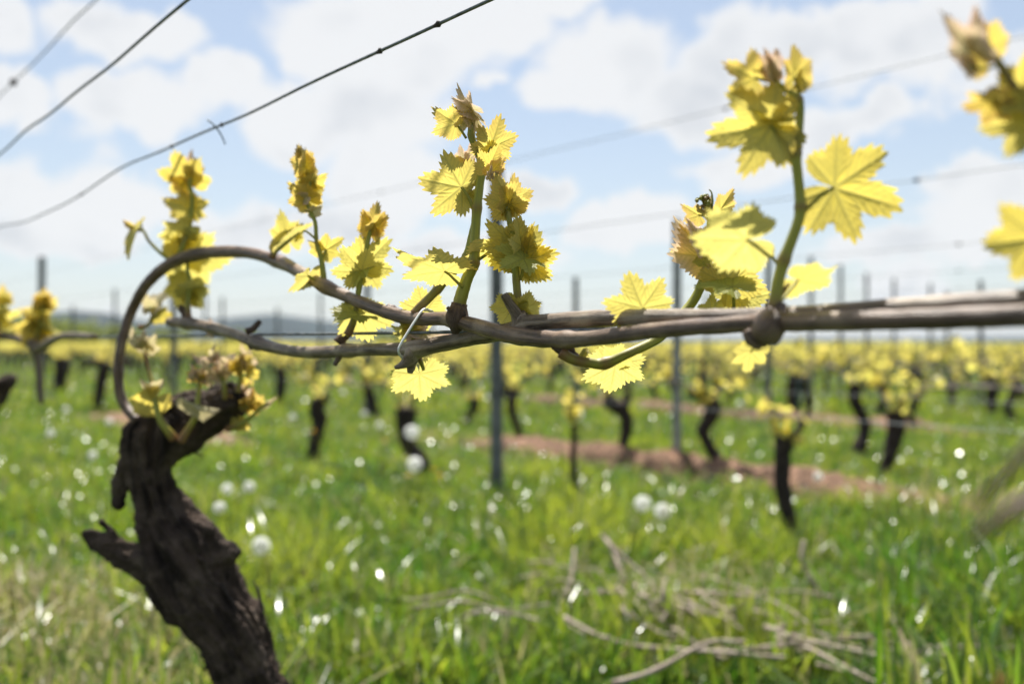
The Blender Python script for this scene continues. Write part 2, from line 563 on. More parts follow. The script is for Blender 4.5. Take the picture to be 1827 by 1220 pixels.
# ------------------------------------------------------------------ the leaf
def lobe_radius(th, cut, rnd, teeth=1.0):
    """outline of a vine leaf, th = angle from the tip, in radians"""
    a = np.abs(np.degrees(th))
    side = np.where(th >= 0, 1.0, -1.0)
    key = np.array([0, 14, 27, 40, 52, 66, 80, 94, 106, 122, 136, 150, 162, 171, 180.0])
    val = np.array([1.0, .86, .86 - cut * .62, .80 - cut * .1, .90, .74, .74 - cut * .42, .70, .73, .60, .60, .55, .44, .27, .06])
    r1 = np.interp(a + side * rnd[0] * 3, key, val)
    k2 = np.linspace(-PI, PI, 13)
    r1 = r1 * (1 + 0.09 * np.interp(th, k2, rnd[1:14]))
    ph = np.degrees(th) / 8.6 + rnd[14]
    saw = (ph % 1.0)
    tooth = np.where(saw < 0.62, saw / 0.62, (1 - saw) / 0.38)
    return r1 * (1 + teeth * 0.17 * (tooth - 0.6) * np.clip((178 - a) / 60, 0, 1))


def leaf_local(seed, cut=0.35, fold=10.0, cup=0.15, wid=1.0, NA=208, M=13, wave=0.05, fan=0.0):
    """unit leaf: stalk joint at the origin, tip along +Y, upper face +Z"""
    rg = np.random.default_rng(seed)
    rnd = rg.uniform(-1, 1, 16)
    th = np.linspace(-PI * 0.965, PI * 0.965, NA)
    Rr = lobe_radius(th, cut, rnd)
    k = np.linspace(0.0, 1.0, M + 1)[1:] ** 0.9
    rr = np.outer(k, Rr)
    T = np.broadcast_to(th, rr.shape)
    x = rr * np.sin(T) * wid
    y = rr * np.cos(T)
    kk = np.broadcast_to(k[:, None], rr.shape)
    # veins
    mains = np.radians([0, 50, -50, 104, -104, 145, -145])
    vein = np.zeros_like(rr)
    for q, mth in enumerate(mains):
        dth = T - mth
        along, acr = rr * np.cos(dth), np.abs(rr * np.sin(dth))
        w = 0.027 * (1.15 - 0.7 * np.clip(along, 0, 1))
        vein = np.maximum(vein, np.where(along > 0, np.exp(-(acr / w) ** 2), 0))
        Lm = np.interp(mth, th, Rr)
        for f in (0.22, 0.36, 0.5, 0.64, 0.78):
            for sg in (-1, 1):
                a0 = np.array((math.sin(mth), math.cos(mth))) * f * Lm
                dr = mth + sg * R(42)
                dv = np.array((math.sin(dr), math.cos(dr)))
                ln = 0.45 * Lm * (1 - f) + 0.08
                px, py = rr * np.sin(T) - a0[0], rr * np.cos(T) - a0[1]
                al = px * dv[0] + py * dv[1]
                ac = np.abs(px * dv[1] - py * dv[0])
                vein = np.maximum(vein, np.where((al > 0) & (al < ln), 0.75 * np.exp(-(ac / 0.019) ** 2), 0))
    # relief: pleats between the main veins, wavy margin, droop
    pleat = np.zeros_like(rr)
    for mth in mains:
        pleat = np.maximum(pleat, np.exp(-((T - mth) / R(15)) ** 2))
    z = -(0.05 + fan) * pleat * rr + wave * np.sin(T * 4 + rnd[3] * 3) * rr ** 2 + wave * 0.8 * np.sin(T * 9 + rnd[5] * 3) * rr ** 3
    z = z - cup * rr ** 2 - 0.028 * vein * np.clip(rr * 3, 0, 1)
    fo = R(fold)
    xs = np.sign(x)
    z = z + np.abs(x) * math.sin(fo)
    x = x * math.cos(fo)
    V = np.column_stack([x.ravel(), y.ravel(), z.ravel()])
    V = np.vstack([[0, 0, 0], V])
    vein = np.concatenate([[1.0], vein.ravel()])
    edge = np.concatenate([[0.0], kk.ravel()])
    Fc = [(0, 1 + i + 1, 1 + i) for i in range(NA - 1)]
    for j in range(M - 1):
        b0, b1 = 1 + j * NA, 1 + (j + 1) * NA
        Fc += [(b0 + i, b0 + i + 1, b1 + i + 1, b1 + i) for i in range(NA - 1)]
    return V, Fc, vein, edge


def frame_from(j, t, L, pit, roll):
    """axes of a leaf whose midrib is seen from pixel j to pixel t and whose true length is L pixels"""
    u2 = np.array((t[0] - j[0], -(t[1] - j[1])), float)
    vis = np.linalg.norm(u2)
    u2 /= vis
    L = max(L, vis)
    a = math.acos(min(1.0, vis / L)) * pit
    u = np.array((u2[0], 0, u2[1]))
    toward = np.array((0, -1.0, 0))
    Y = math.cos(a) * u + math.sin(a) * toward
    N = math.cos(a) * toward - math.sin(a) * u
    ro = R(roll)
    X = np.cross(Y, N)
    X2 = X * math.cos(ro) + N * math.sin(ro)
    N2 = -X * math.sin(ro) + N * math.cos(ro)
    return X2, Y, N2, L


LEAF_SEED = [100]


class Shoot:
    """one green shoot of a vine: a stem mesh (part) with its leaves and stalks (sub-parts)"""
    def __init__(self, vine, org, ctrl, brown=(), sides=10, nodes=(), mat=None, name='shoot', label=None, n_per=7):
        self.org = org
        c = spline(ctrl, n_per)
        V, Fc, UV = ptube(ctrl, sides, n_per, nodes, rough=0.06, rscale=260, seed=random.random() * 9)
        tt = np.repeat(np.linspace(0, len(ctrl) - 1, len(c)), sides)
        br = np.zeros(len(V))
        for (t0, am, wd) in brown:
            br = np.maximum(br, am * np.exp(-((tt - t0) / wd) ** 2))
        self.d = ctrl[0][2]
        self.o = mesh_obj(name, V, Fc, mat or M_STEM, vine, org, UV, {'brown': br})
        if label:
            self.o['label'] = label

    def stalk(self, pts, r=2.6, brown=0.15):
        V, Fc, UV = ptube(pts, 7, 6)
        mesh_obj('petiole', V, Fc, M_STEM, self.o, self.org, UV, {'brown': np.full(len(V), brown)})

    def leaf(self, j, t, L=None, roll=0, pit=1, fold=8, cup=0.15, cut=0.35, tint=0.15, hue=0.4, d=None, dd=0.0,
             pet=None, wid=1.0, mat=None, wave=0.05, fan=0.0, lo=False, pr=2.4):
        d = (self.d if d is None else d) + dd
        LEAF_SEED[0] += 1
        if (L or 99) < 52 and d < 1.3:
            wid = wid * 0.84
        V, Fc, vn, ed = leaf_local(LEAF_SEED[0], cut, fold, cup, wid, 112 if lo else 208, 8 if lo else 13, wave, fan)
        L = L or math.dist(j, t)
        # leaves glow when the sun is on their far side, look olive when it is on ours
        cand = [(frame_from(j, t, L, p_, r_)) for p_ in (pit, -pit) for r_ in (roll, -roll)]
        lit = [float(np.dot(c[2], sdir)) for c in cand]
        X, Y, N, L = cand[lit.index(min(lit) if hue >= 0.18 else max(lit))]
        s = L * d / F
        Wv = P(j[0], j[1], d) + s * (V[:, :1] * X + V[:, 1:2] * Y + V[:, 2:3] * N)
        n = len(Wv)
        mesh_obj('leaf', Wv, Fc, mat or M_LEAF, self.o, self.org, None,
                 {'vein': vn, 'edge': ed, 'tint': np.full(n, tint), 'hue': np.full(n, hue)})
        if pet is not None:
            pts = [(*p, self.d, pr) for p in pet[:-1]] if isinstance(pet[0], tuple) else [(*pet, self.d, pr)]
            if isinstance(pet[0], tuple):
                pts.append((*pet[-1], (self.d + d) / 2, pr))
            pts.append((j[0], j[1], d - 0.0003, pr * 0.85))
            if len(pts) == 2:
                a, b = pts
                pts = [a, ((a[0] + b[0]) / 2 + (b[1] - a[1]) * 0.06, (a[1] + b[1]) / 2 - abs(b[0] - a[0]) * 0.05, (a[2] + b[2]) / 2, pr * 0.9), b]
            self.stalk(pts)
        return self

    def cluster(self, cx, cy, rx, ry, n, size, tint=(0.3, 0.9), hue=(0.2, 0.9), mat=None, seed=1, fold=(25, 75), up=0.6):
        rg = random.Random(seed)
        for i in range(n):
            a = rg.uniform(0, 2 * PI); q = math.sqrt(rg.random())
            j = (cx + rx * q * math.cos(a), cy + ry * q * math.sin(a))
            L = size * rg.uniform(0.6, 1.15)
            b = rg.gauss(-PI / 2, 0.9) if rg.random() < up else rg.uniform(0, 2 * PI)
            t = (j[0] + 0.75 * L * math.cos(b), j[1] + 0.75 * L * math.sin(b))
            self.leaf(j, t, L, rg.uniform(-50, 50), rg.choice((-1, 1)), rg.uniform(*fold), rg.uniform(-.1, .5), rg.uniform(.1, .5),
                      rg.uniform(*tint), rg.uniform(*hue), dd=rg.uniform(-1, 1) * rx * 0.6 * self.d / F, mat=mat, lo=True, wave=0.1,
                      wid=rg.uniform(.7, 1))
        return self


X1 = 0.46                                   # lateral offset of the near row
D1 = lambda px: row_s(px, X1)

# ------------------------------------------------------------------ the old vine: trunk
VD = 1.12
base1 = P(560, HY + F * CAMZ / VD, VD)
vine = empty('grapevine', base1)
tag(vine, 'gnarled dark old grapevine with a brown cane arching up from its head', 'grapevine')


def gnarly(tubes, axis, name, parent, org, voxel, amp, mat, seed=3.0, disp_scale=1.0):
    """fuse tapered tubes into one skin, then push it into ropy bark along the axis"""
    mb = MB()
    for path, rad, flat in tubes:
        V, Fc, _ = tube_raw(path, rad, 20, flat=flat)
        mb.add(V, Fc)
    me = bpy.data.meshes.new('tmp')
    me.from_pydata(np.vstack(mb.V).tolist(), [], mb.F)
    ob = bpy.data.objects.new('tmp', me)
    COL.objects.link(ob)
    md = ob.modifiers.new('r', 'REMESH')
    md.mode = 'VOXEL'; md.voxel_size = voxel; md.use_smooth_shade = True
    sm = ob.modifiers.new('s', 'SMOOTH'); sm.iterations = 4; sm.factor = 0.6
    dg = bpy.context.evaluated_depsgraph_get()
    em = ob.evaluated_get(dg).to_mesh()
    n = len(em.vertices)
    V = np.empty(n * 3, np.float32); em.vertices.foreach_get('co', V); V = V.reshape(-1, 3).astype(float)
    N = np.empty(n * 3, np.float32); em.vertices.foreach_get('normal', N); N = N.reshape(-1, 3).astype(float)
    Fc = [tuple(p.vertices) for p in em.polygons]
    ob.evaluated_get(dg).to_mesh_clear()
    bpy.data.objects.remove(ob); bpy.data.meshes.remove(me)
    ax = spline(axis, 10)
    arc = np.concatenate([[0], np.cumsum(np.linalg.norm(np.diff(ax, axis=0), axis=1))])
    d2 = ((V[:, None, :] - ax[None, :, :]) ** 2).sum(-1)
    near = d2.argmin(1)
    tn = np.gradient(ax, axis=0); tn /= np.linalg.norm(tn, axis=1)[:, None]
    rel = V - ax[near]
    along = arc[near] + (rel * tn[near]).sum(1)
    ref = np.array((0, -1.0, 0))
    u = ref - tn[near] * (tn[near] @ ref)[:, None]; u /= np.linalg.norm(u, axis=1)[:, None]
    w = np.cross(tn[near], u)
    ang = np.arctan2((rel * w).sum(1), (rel * u).sum(1))
    out = np.empty(n)
    for i in range(n):
        tw = ang[i] + along[i] * 3.0
        c, s_ = math.cos(tw), math.sin(tw)
        q = Vector((c * 2.6 + seed, s_ * 2.6, along[i] * 9.0 * disp_scale))
        wob = noise.noise(Vector((c * 1.3, s_ * 1.3 + seed, along[i] * 16 * disp_scale)))
        q2 = Vector((c * 6.5 + seed, s_ * 6.5, along[i] * 22 * disp_scale + wob * 1.2))
        r1 = 1 - abs(noise.noise(q)) * 2
        r2 = 1 - abs(noise.noise(q2)) * 2
        p = Vector(V[i] * 150 * disp_scale)
        out[i] = 0.95 * wob + 0.55 * r1 + 0.5 * r2 + 0.22 * noise.noise(p) - 0.5
    V = V + N * (out * amp)[:, None]
    uv = np.column_stack([ang / (2 * PI), along])
    return mesh_obj(name, V, Fc, mat, parent, org, uv)


def pxt(ctrl, d, n_per=6):
    c = spline([(a, b, w) for a, b, w, *_ in ctrl], n_per)
    dd = spline([(0 if len(q) < 4 else q[3], 0) for q in ctrl], n_per)[:, 0]
    return np.array([P(a, b, d + k) for (a, b, w), k in zip(c, dd)]), c[:, 2] * d / F


by1 = HY + F * CAMZ / VD
main_ctrl = [(600, by1 + 40, 95), (575, by1 - 60, 78), (545, 1480, 62), (500, 1330, 56), (452, 1220, 55), (408, 1125, 62), (358, 1050, 76), (326, 985, 74),
             (296, 938, 52), (279, 890, 40), (268, 842, 39), (268, 796, 42), (272, 768, 38), (276, 752, 24)]
tubes = [(*pxt(main_ctrl, VD), 0.92),
         (*pxt([(275, 815, 38), (300, 785, 44), (338, 762, 43), (378, 737, 38), (412, 708, 30, -.01), (428, 688, 20, -.01)], VD), 0.9),
         (*pxt([(258, 785, 36), (280, 748, 29), (318, 738, 26), (360, 722, 24)], VD), 0.9),
         (*pxt([(400, 722, 22), (392, 700, 20), (384, 690, 14)], VD), 0.9),
         (*pxt([(290, 1000, 48), (238, 994, 34), (200, 976, 27), (172, 962, 19), (150, 946, 8)], VD), 0.8),
         (*pxt([(232, 985, 10), (214, 966, 9), (198, 946, 8), (180, 927, 5)], VD), 0.7),
         (*pxt([(240, 800, 18), (225, 832, 15), (213, 868, 13), (213, 905, 8)], VD), 0.5),
         (*pxt([(320, 975, 40), (352, 958, 26), (372, 962, 20)], VD - 0.012), 0.9),
         (*pxt([(370, 1020, 45), (405, 990, 22), (420, 996, 14)], VD - 0.01), 0.9),
         (*pxt([(345, 1060, 40), (300, 1040, 25), (275, 1015, 18)], VD - 0.01), 0.9),
         (*pxt([(420, 1120, 35), (452, 1085, 20), (462, 1110, 14)], VD), 0.9)]
axis1 = pxt(main_ctrl, VD, 2)[0]
trunk = gnarly(tubes, axis1, 'trunk', vine, base1, 0.0019, 0.0100, M_TRUNK)
# loose bark strips and dead twigs standing off the trunk
for ctrl, fl in (([(322, 812, 4), (336, 814, 3.4), (346, 820, 2)], 0.5), ([(300, 1084, 5), (280, 1080, 4), (258, 1083, 2)], 0.5),
                 ([(385, 1190, 9), (362, 1198, 7), (348, 1212, 4)], 0.6), ([(240, 770, 5), (225, 764, 4), (208, 757, 2.2)], 0.7),
                 ([(345, 1105, 5), (343, 1125, 4), (349, 1150, 2)], 0.4), ([(470, 1100, 6), (462, 1060, 5), (452, 1035, 2.5)], 0.4),
                 ([(300, 900, 7), (318, 930, 6), (330, 965, 3)], 0.4), ([(255, 860, 6), (262, 905, 6), (258, 945, 3)], 0.4),
                 ([(395, 1040, 7), (425, 1100, 6), (442, 1170, 3)], 0.4), ([(350, 1010, 6), (385, 1075, 6), (400, 1150, 3)], 0.4)):
    pth, rd = pxt(ctrl, VD - 0.028)
    if ctrl[0][0] in (322, 300, 385, 240, 345) and ctrl[0][1] != 900:
        pth[:, 1] += 0.03
    V, Fc, UV = tube_raw(pth, rd, 8, flat=fl, rough=0.25, rscale=60)
    mesh_obj('bark_strip', V, Fc, M_TRUNK, vine, base1, UV)

# the arched cane: up from the head, over, and forward along the wire
arch = [(245, 752), (222, 722), (212, 690), (212, 645), (220, 600), (236, 552), (262, 507), (300, 473), (345, 455), (400, 449), (450, 452), (497, 466),
        (540, 488), (580, 511), (640, 538), (700, 560), (750, 569), (800, 569), (850, 582), (900, 595), (950, 603), (1000, 606), (1060, 603), (1150, 592), (1250, 583),
        (1340, 577), (1400, 575), (1500, 573), (1620, 570), (1740, 566), (1827, 563), (2050, 556)]
rpx = [9, 9, 8.5, 8.5, 8.5, 9, 9.5, 10.5, 11, 11, 10.5, 11, 11, 10.5, 11, 11.5, 12, 12, 14, 15.5, 16, 14.5, 14, 14.5, 15, 16, 17, 18, 19, 20, 21, 25]
CANE1 = []
for (a, b), r in zip(arch, rpx):
    d = D1(a)
    if a < 500:
        d = VD - (a - 212) * 0.0004 if a > 240 else VD
        d = min(d, VD)
        w = max(0.0, min(1.0, (a - 300) / 300.0)) if b < 560 else 0.0
        d = d * (1 - w) + D1(a) * w
    CANE1.append((a, b, d, r))
CANE1 = [(a, b, (d if a <= 560 else D1(a)), r) for a, b, d, r in CANE1]
V, Fc, UV = ptube(CANE1, 16, 8, nodes=[(8, .12, .3), (11, .2, .3), (13, .3, .25), (15.2, .12, .3), (17.2, .3, .25), (21.2, .25, .2), (25.4, .25, .3), (2.6, .15, .2)],
                  rough=0.10, rscale=70)
mesh_obj('cane', V, Fc, M_CANE, vine, base1, UV)


def knob(parent, org, ctrl, mat=M_NODE, rough=0.28, name='cane_node', rs=160):
    V, Fc, UV = ptube(ctrl, 14, 5, rough=rough, rscale=rs, seed=random.random() * 20)
    return mesh_obj(name, V, Fc, mat, parent, org, UV)


d8 = D1(820)
knob(vine, base1, [(812, 596, d8, 5), (813, 584, d8, 13), (815, 566, d8 - .002, 19), (818, 551, d8, 16), (820, 541, d8, 14)])
knob(vine, base1, [(798, 548, d8 - .004, 3), (806, 556, d8 - .004, 6), (812, 562, d8, 8)])
knob(vine, base1, [(580, 520, D1(580), 6), (577, 512, D1(580), 11), (576, 504, D1(580), 8)])
knob(vine, base1, [(690, 545, D1(690), 5), (697, 552, D1(690), 10), (706, 560, D1(690), 11)], M_CANE)
knob(vine, base1, [(990, 606, D1(990), 14), (1003, 618, D1(990), 15), (1017, 634, D1(990), 13), (1030, 640, D1(990), 9)])
knob(vine, base1, [(930, 600, D1(930), 12), (932, 612, D1(930), 6), (930, 617, D1(930), 2)], M_CANE)
dJ = D1(1375)
knob(vine, base1, [(1356, 618, dJ, 8), (1360, 604, dJ, 22), (1372, 585, dJ - .003, 30), (1382, 560, dJ, 22), (1388, 538, dJ, 15)], M_CANE, 0.22)
knob(vine, base1, [(1330, 590, dJ, 8), (1342, 603, dJ, 14), (1352, 612, dJ, 12), (1360, 616, dJ, 8)], M_CANE, 0.22)
knob(vine, base1, [(490, 452, D1(490) + .02, 5), (486, 456, D1(490) + .02, 7), (484, 462, D1(490) + .02, 6)], M_CANE)

# ------------------------------------------------------------------ shoots of the old vine
# left cluster on top of the arch
dA = CANE1[7][2]
sA = Shoot(vine, base1, [(314, 470, dA, 7), (320, 455, dA, 6), (331, 425, dA, 5), (340, 392, dA, 4.6), (343, 352, dA, 4.2), (339, 330, dA, 3.6), (347, 308, dA, 3), (350, 296, dA, 2)],
           brown=[(0, .9, .8), (2, .4, .3)])
sA.leaf((336, 322), (322, 276), 58, 8, 1, 12, .1, .45, .15, .85, pet=(341, 345)).leaf((345, 318), (366, 303), 30, 20, -1, 35, .2, .2, .5, .7, dd=.004)
sA.leaf((341, 300), (343, 270), 32, 0, 1, 55, .3, .2, .9, .6, mat=M_LEAF_DULL).leaf((330, 330), (309, 320), 34, -10, 1, 45, .2, .2, .7, .7, dd=.006)
sA.leaf((338, 372), (304, 362), 48, 15, 1, 15, .15, .3, .25, .7, dd=.006, pet=(340, 395))
sA.leaf((346, 372), (377, 366), 44, -12, -1, 12, .15, .35, .1, .75, dd=.008, pet=(340, 392)).leaf((330, 408), (284, 428), 50, 40, 1, 22, .25, .4, .1, .2, dd=-.006, pet=(334, 413))
sA.leaf((318, 425), (306, 462), 48, 0, 1, 10, .1, .3, .05, .6, dd=.012).leaf((334, 450), (366, 424), 58, 0, -1, 8, .12, .3, .05, .5, dd=.015)
sA.leaf((330, 465), (405, 468), 82, -38, -1, 8, .12, .3, .05, .5, dd=.018)
sA2 = Shoot(vine, base1, [(308, 470, dA, 4.5), (301, 463, dA, 3.6), (283, 448, dA, 3.2), (265, 429, dA, 2.8), (255, 411, dA, 2.4), (236, 402, dA, 2)], brown=[(0, .8, .7), (3, .5, .4)])
sA2.leaf((245, 412), (227, 457), 52, 62, 1, 25, .2, .3, .3, .1, pet=(256, 412)).leaf((238, 404), (222, 394), 22, 10, 1, 60, .2, .1, .7, .6)
sA2.stalk([(255, 411, dA, 1.6), (252, 400, dA, 1.2), (253, 392, dA, .8)])
dB = D1(270) - .02
sB = Shoot(vine, base1, [(247, 584, dB, 4), (258, 582, dB, 3.6), (267, 576, dB, 3.2), (274, 556, dB, 3), (280, 540, dB, 2.4)], brown=[(0, 1, 1.5)])
sB.leaf((275, 545), (288, 508), 46, -35, 1, 18, .2, .25, .35, .15, mat=M_LEAF_DULL).leaf((280, 563), (302, 562), 30, 25, -1, 10, .1, .3, .1, .8, pet=(271, 566))
sB.leaf((272, 548), (264, 525), 34, 30, 1, 15, .2, .25, .3, .25, mat=M_LEAF_DULL)

# shoots springing from the head
sH = Shoot(vine, base1, [(310, 782, VD - .04, 9), (299, 768, VD - .045, 7), (285, 747, VD - .045, 6), (277, 717, VD - .04, 5.2), (273, 688, VD - .035, 5), (265, 662, VD - .03, 3.8), (259, 632, VD - .03, 3), (256, 612, VD - .03, 2.4)],
           brown=[(0, 1, .8), (3.8, .8, .5), (6, .9, 1.3)])
sH.leaf((273, 714), (228, 748), 60, 30, 1, 14, .2, .1, .1, .75, pet=(278, 708), wid=.72).leaf((258, 618), (238, 592), 40, 40, 1, 20, .2, .25, .4, .2, mat=M_LEAF_DULL)
sH.leaf((260, 620), (283, 606), 36, -40, -1, 20, .2, .25, .3, .2, mat=M_LEAF_DULL).leaf((257, 612), (262, 588), 28, 10, 1, 50, .2, .25, .5, .2, mat=M_LEAF_DULL)
sH.leaf((272, 690), (250, 678), 28, 60, 1, 30, .2, .1, .4, .2, mat=M_LEAF_DULL).leaf((275, 686), (296, 680), 26, 60, -1, 30, .2, .1, .4, .2, mat=M_LEAF_DULL)
sH2 = Shoot(vine, base1, [(322, 788, VD - .045, 8), (338, 762, VD - .045, 6), (349, 741, VD - .045, 5), (353, 708, VD - .04, 4.4), (358, 680, VD - .035, 3.6), (365, 660, VD - .03, 2.6)], brown=[(0, 1, 1.2)])
sH2.leaf((342, 718), (386, 744), 56, 40, -1, 62, .2, .1, .2, .2, mat=M_LEAF_DULL, wid=.7, dd=-.008)
sH2.cluster(362, 664, 24, 20, 6, 25, (.5, 1.0), (.3, 1), M_LEAF_DULL, seed=3, fold=(15, 50)).cluster(352, 670, 16, 12, 5, 30, (.2, .7), (.5, 1), seed=9, fold=(10, 40)).cluster(378, 640, 14, 12, 5, 20, (.6, 1.0), (.3, 1), M_LEAF_DULL, seed=93)
sH3 = Shoot(vine, base1, [(402, 712, VD - .03, 5), (400, 690, VD - .032, 4.4), (396, 665, VD - .032, 3.6), (398, 640, VD - .03, 2.4)], brown=[(0, .6, .8)])
sH3.cluster(394, 650, 17, 22, 8, 26, (.3, .9), (.1, .8), M_LEAF_DULL, seed=5)
sH3.leaf((392, 668), (408, 674), 26, 10, 1, 55, .2, .1, .1, .2, mat=M_LEAF_DULL)
sH4 = Shoot(vine, base1, [(424, 700, VD - .03, 5), (428, 680, VD - .03, 4), (432, 655, VD - .03, 3)], brown=[(0, .6, .8)])
sH4.cluster(434, 654, 18, 24, 7, 30, (.1, .6), (.5, 1), seed=8, fold=(10, 45)).cluster(440, 640, 14, 16, 5, 22, (.6, 1), (.5, 1), M_LEAF_DULL, seed=81)
sH5 = Shoot(vine, base1, [(405, 765, VD - .02, 6), (428, 757, VD - .025, 4.6), (450, 742, VD - .025, 3.8), (466, 728, VD - .025, 3.2), (478, 716, VD - .025, 3)], brown=[(0, 1, .9)])
sH5.cluster(452, 722, 17, 18, 7, 28, (.1, .6), (.5, 1), seed=12, fold=(10, 45)).cluster(436, 700, 15, 18, 7, 22, (.6, 1), (.4, .9), M_LEAF_DULL, seed=13)
sH5.leaf((470, 724), (492, 714), 30, 20, -1, 60, .3, .1, .6, .4, mat=M_LEAF_DULL, wid=.6).leaf((428, 752), (440, 774), 28, 10, 1, 25, .2, .2, .2, .8)
sH5.cluster(404, 715, 12, 8, 3, 20, (.6, 1), (.4, .9), seed=23)

# two shoots on the far side of the arch
dC = D1(500) + .015
sC = Shoot(vine, base1, [(483, 460, dC, 6), (492, 448, dC, 4.6), (512, 431, dC, 4), (528, 418, dC, 3.4), (538, 408, dC, 2.4)], brown=[(0, 1, .8), (2.4, .5, .6)])
sC.leaf((515, 428), (504, 385), 50, 10, 1, 14, .15, .2, .05, .5, dd=.008).leaf((508, 434), (550, 392), 60, 66, 1, 30, .1, .25, .25, .15, dd=-.006)
sC.leaf((530, 415), (548, 412), 26, 10, -1, 20, .15, .25, .1, .5, dd=.006)
dC2 = D1(575)
sC2 = Shoot(vine, base1, [(578, 514, dC2, 6.5), (577, 490, dC2, 5.4), (573, 462, dC2, 4.6), (565, 430, dC2, 4), (562, 395, dC2, 3.6), (549, 365, dC2, 3.4), (553, 322, dC2, 2.8), (546, 298, dC2, 2.4)],
            brown=[(0, 1, .6), (3, .35, .3)])
sC2.leaf((546, 302), (532, 262), 46, 0, 1, 38, .25, .2, .45, .6, fan=.05).leaf((545, 300), (552, 270), 36, 30, 1, 45, .25, .2, .5, .55, dd=-.003)
sC2.leaf((536, 278), (536, 256), 22, 0, 1, 60, .3, .1, .9, .5, mat=M_LEAF_DULL)
sC2.leaf((549, 358), (518, 334), 48, 18, 1, 18, .2, .3, .35, .7).leaf((550, 350), (560, 312), 44, -10, 1, 20, .2, .3, .25, .7, dd=.005)
sC2.leaf((553, 326), (587, 318), 38, 50, -1, 25, .2, .2, .15, .7).leaf((552, 325), (530, 306), 30, 40, 1, 30, .2, .2, .2, .7, dd=.004)
sC2.leaf((545, 352), (525, 356), 30, 20, 1, 45, .3, .2, .8, .5, mat=M_LEAF_DULL, dd=-.004).leaf((556, 378), (578, 372), 26, 40, -1, 40, .3, .2, .3, .3, mat=M_LEAF_DULL)
sC2.leaf((581, 446), (613, 430), 40, 12, 1, 14, .15, .35, .15, .7, pet=((574, 462), (579, 454))).leaf((572, 446), (555, 434), 28, 20, 1, 20, .15, .2, .2, .6, dd=.004)
sC2.leaf((549, 492), (521, 527), 52, 72, 1, 14, .1, .3, .15, .35, pet=((575, 506), (560, 498)), pr=2.8)
sC2.stalk([(566, 430, dC2, 2.2), (556, 420, dC2, 2), (545, 412, dC2, 1.8), (540, 412, dC2, 1.5)])

# orange-green side shoot and the tall shoot in focus
dE = D1(760) + .01
sE = Shoot(vine, base1, [(738, 560, dE, 8), (748, 549, dE, 8), (780, 517, dE - .004, 7.6), (812, 482, dE - .01, 7.2), (832, 457, dE - .015, 7), (842, 415, dE - .015, 5.6), (848, 385, dE - .01, 4)],
           brown=[(0, 1.0, .9), (1, .75, .8), (2, .5, .25), (4, .3, .2)], nodes=[(2.05, .28, .12), (4.0, .22, .15)], sides=12)
sE.leaf((758, 556), (748, 513), 52, 0, 1, 6, .1, .2, .05, .4, d=dE + .02).stalk([(778, 515, dE, 3), (772, 500, dE, 2.2), (768, 489, dE, 2)])
sE.leaf((793, 484), (708, 464), 98, 64, 1, 3, .04, .4, .2, .45, d=d8 - .004)
dF = d8
sF = Shoot(vine, base1, [(818, 556, dF, 11), (822, 533, dF, 12), (833, 498, dF, 10.5), (845, 469, dF, 10), (848, 420, dF, 8.6), (851, 371, dF, 8.4), (856, 330, dF, 7.6), (860, 295, dF, 8), (851, 268, dF, 6.5), (841, 244, dF, 6), (842, 215, dF, 5.6), (846, 200, dF, 5)],
           brown=[(0, .9, .7), (3, .7, .15), (5, .6, .2), (7, .55, .2), (9, .3, .2)], nodes=[(3, .2, .15), (5.0, .2, .15), (7, .25, .2), (9.1, .2, .2)], sides=16)
sF.stalk([(826, 513, dF - .004, 3.2), (812, 500, dF - .004, 2.6), (802, 490, dF - .004, 2.4), (793, 484, dF - .004, 2.2)])
sF.leaf((848, 205), (812, 164), 60, 30, 1, 68, .35, .15, .55, .25, mat=M_LEAF_DULL, fan=.06).leaf((843, 196), (806, 180), 46, -25, 1, 60, .3, .15, .7, .3, mat=M_LEAF_DULL, dd=-.004)
sF.leaf((848, 208), (832, 166), 48, 60, 1, 60, .2, .1, .6, .3, mat=M_LEAF_DULL, dd=.003)
sF.leaf((813, 220), (772, 204), 52, 35, 1, 28, .2, .25, .4, .6, pet=((832, 247), (821, 230)), fan=.04).leaf((822, 222), (838, 208), 26, 30, -1, 40, .2, .2, .3, .3, mat=M_LEAF_DULL, dd=-.002)
sF.leaf((876, 262), (896, 212), 58, -18, 1, 26, .15, .35, .35, .6, pet=(866, 296), fan=.05).leaf((874, 262), (838, 276), 40, 60, 1, 20, .15, .25, .2, .6, dd=.006)
sF.leaf((823, 334), (751, 325), 78, 16, 1, 8, .12, .42, .2, .5, pet=((844, 372), (836, 352)), pr=2.8).leaf((832, 340), (846, 302), 44, 55, 1, 20, .2, .25, .3, .1, dd=.008)
sF.leaf((838, 342), (812, 358), 34, 30, 1, 15, .1, .3, .1, .8, dd=.010)
sF.leaf((893, 433), (955, 452), 92, 58, -1, 14, .15, .4, .3, .55, pet=((850, 466), (870, 452)), pr=3.0, wid=1.05, dd=-.006)
sF.leaf((830, 290), (820, 262), 34, 20, 1, 45, .2, .25, .7, .5, dd=.02, mat=M_LEAF_DULL).leaf((836, 285), (842, 260), 30, -20, 1, 50, .2, .25, .8, .5, dd=.02, mat=M_LEAF_DULL)
sF.leaf((838, 296), (816, 288), 34, 50, 1, 30, .2, .25, .5, .8, dd=.022)

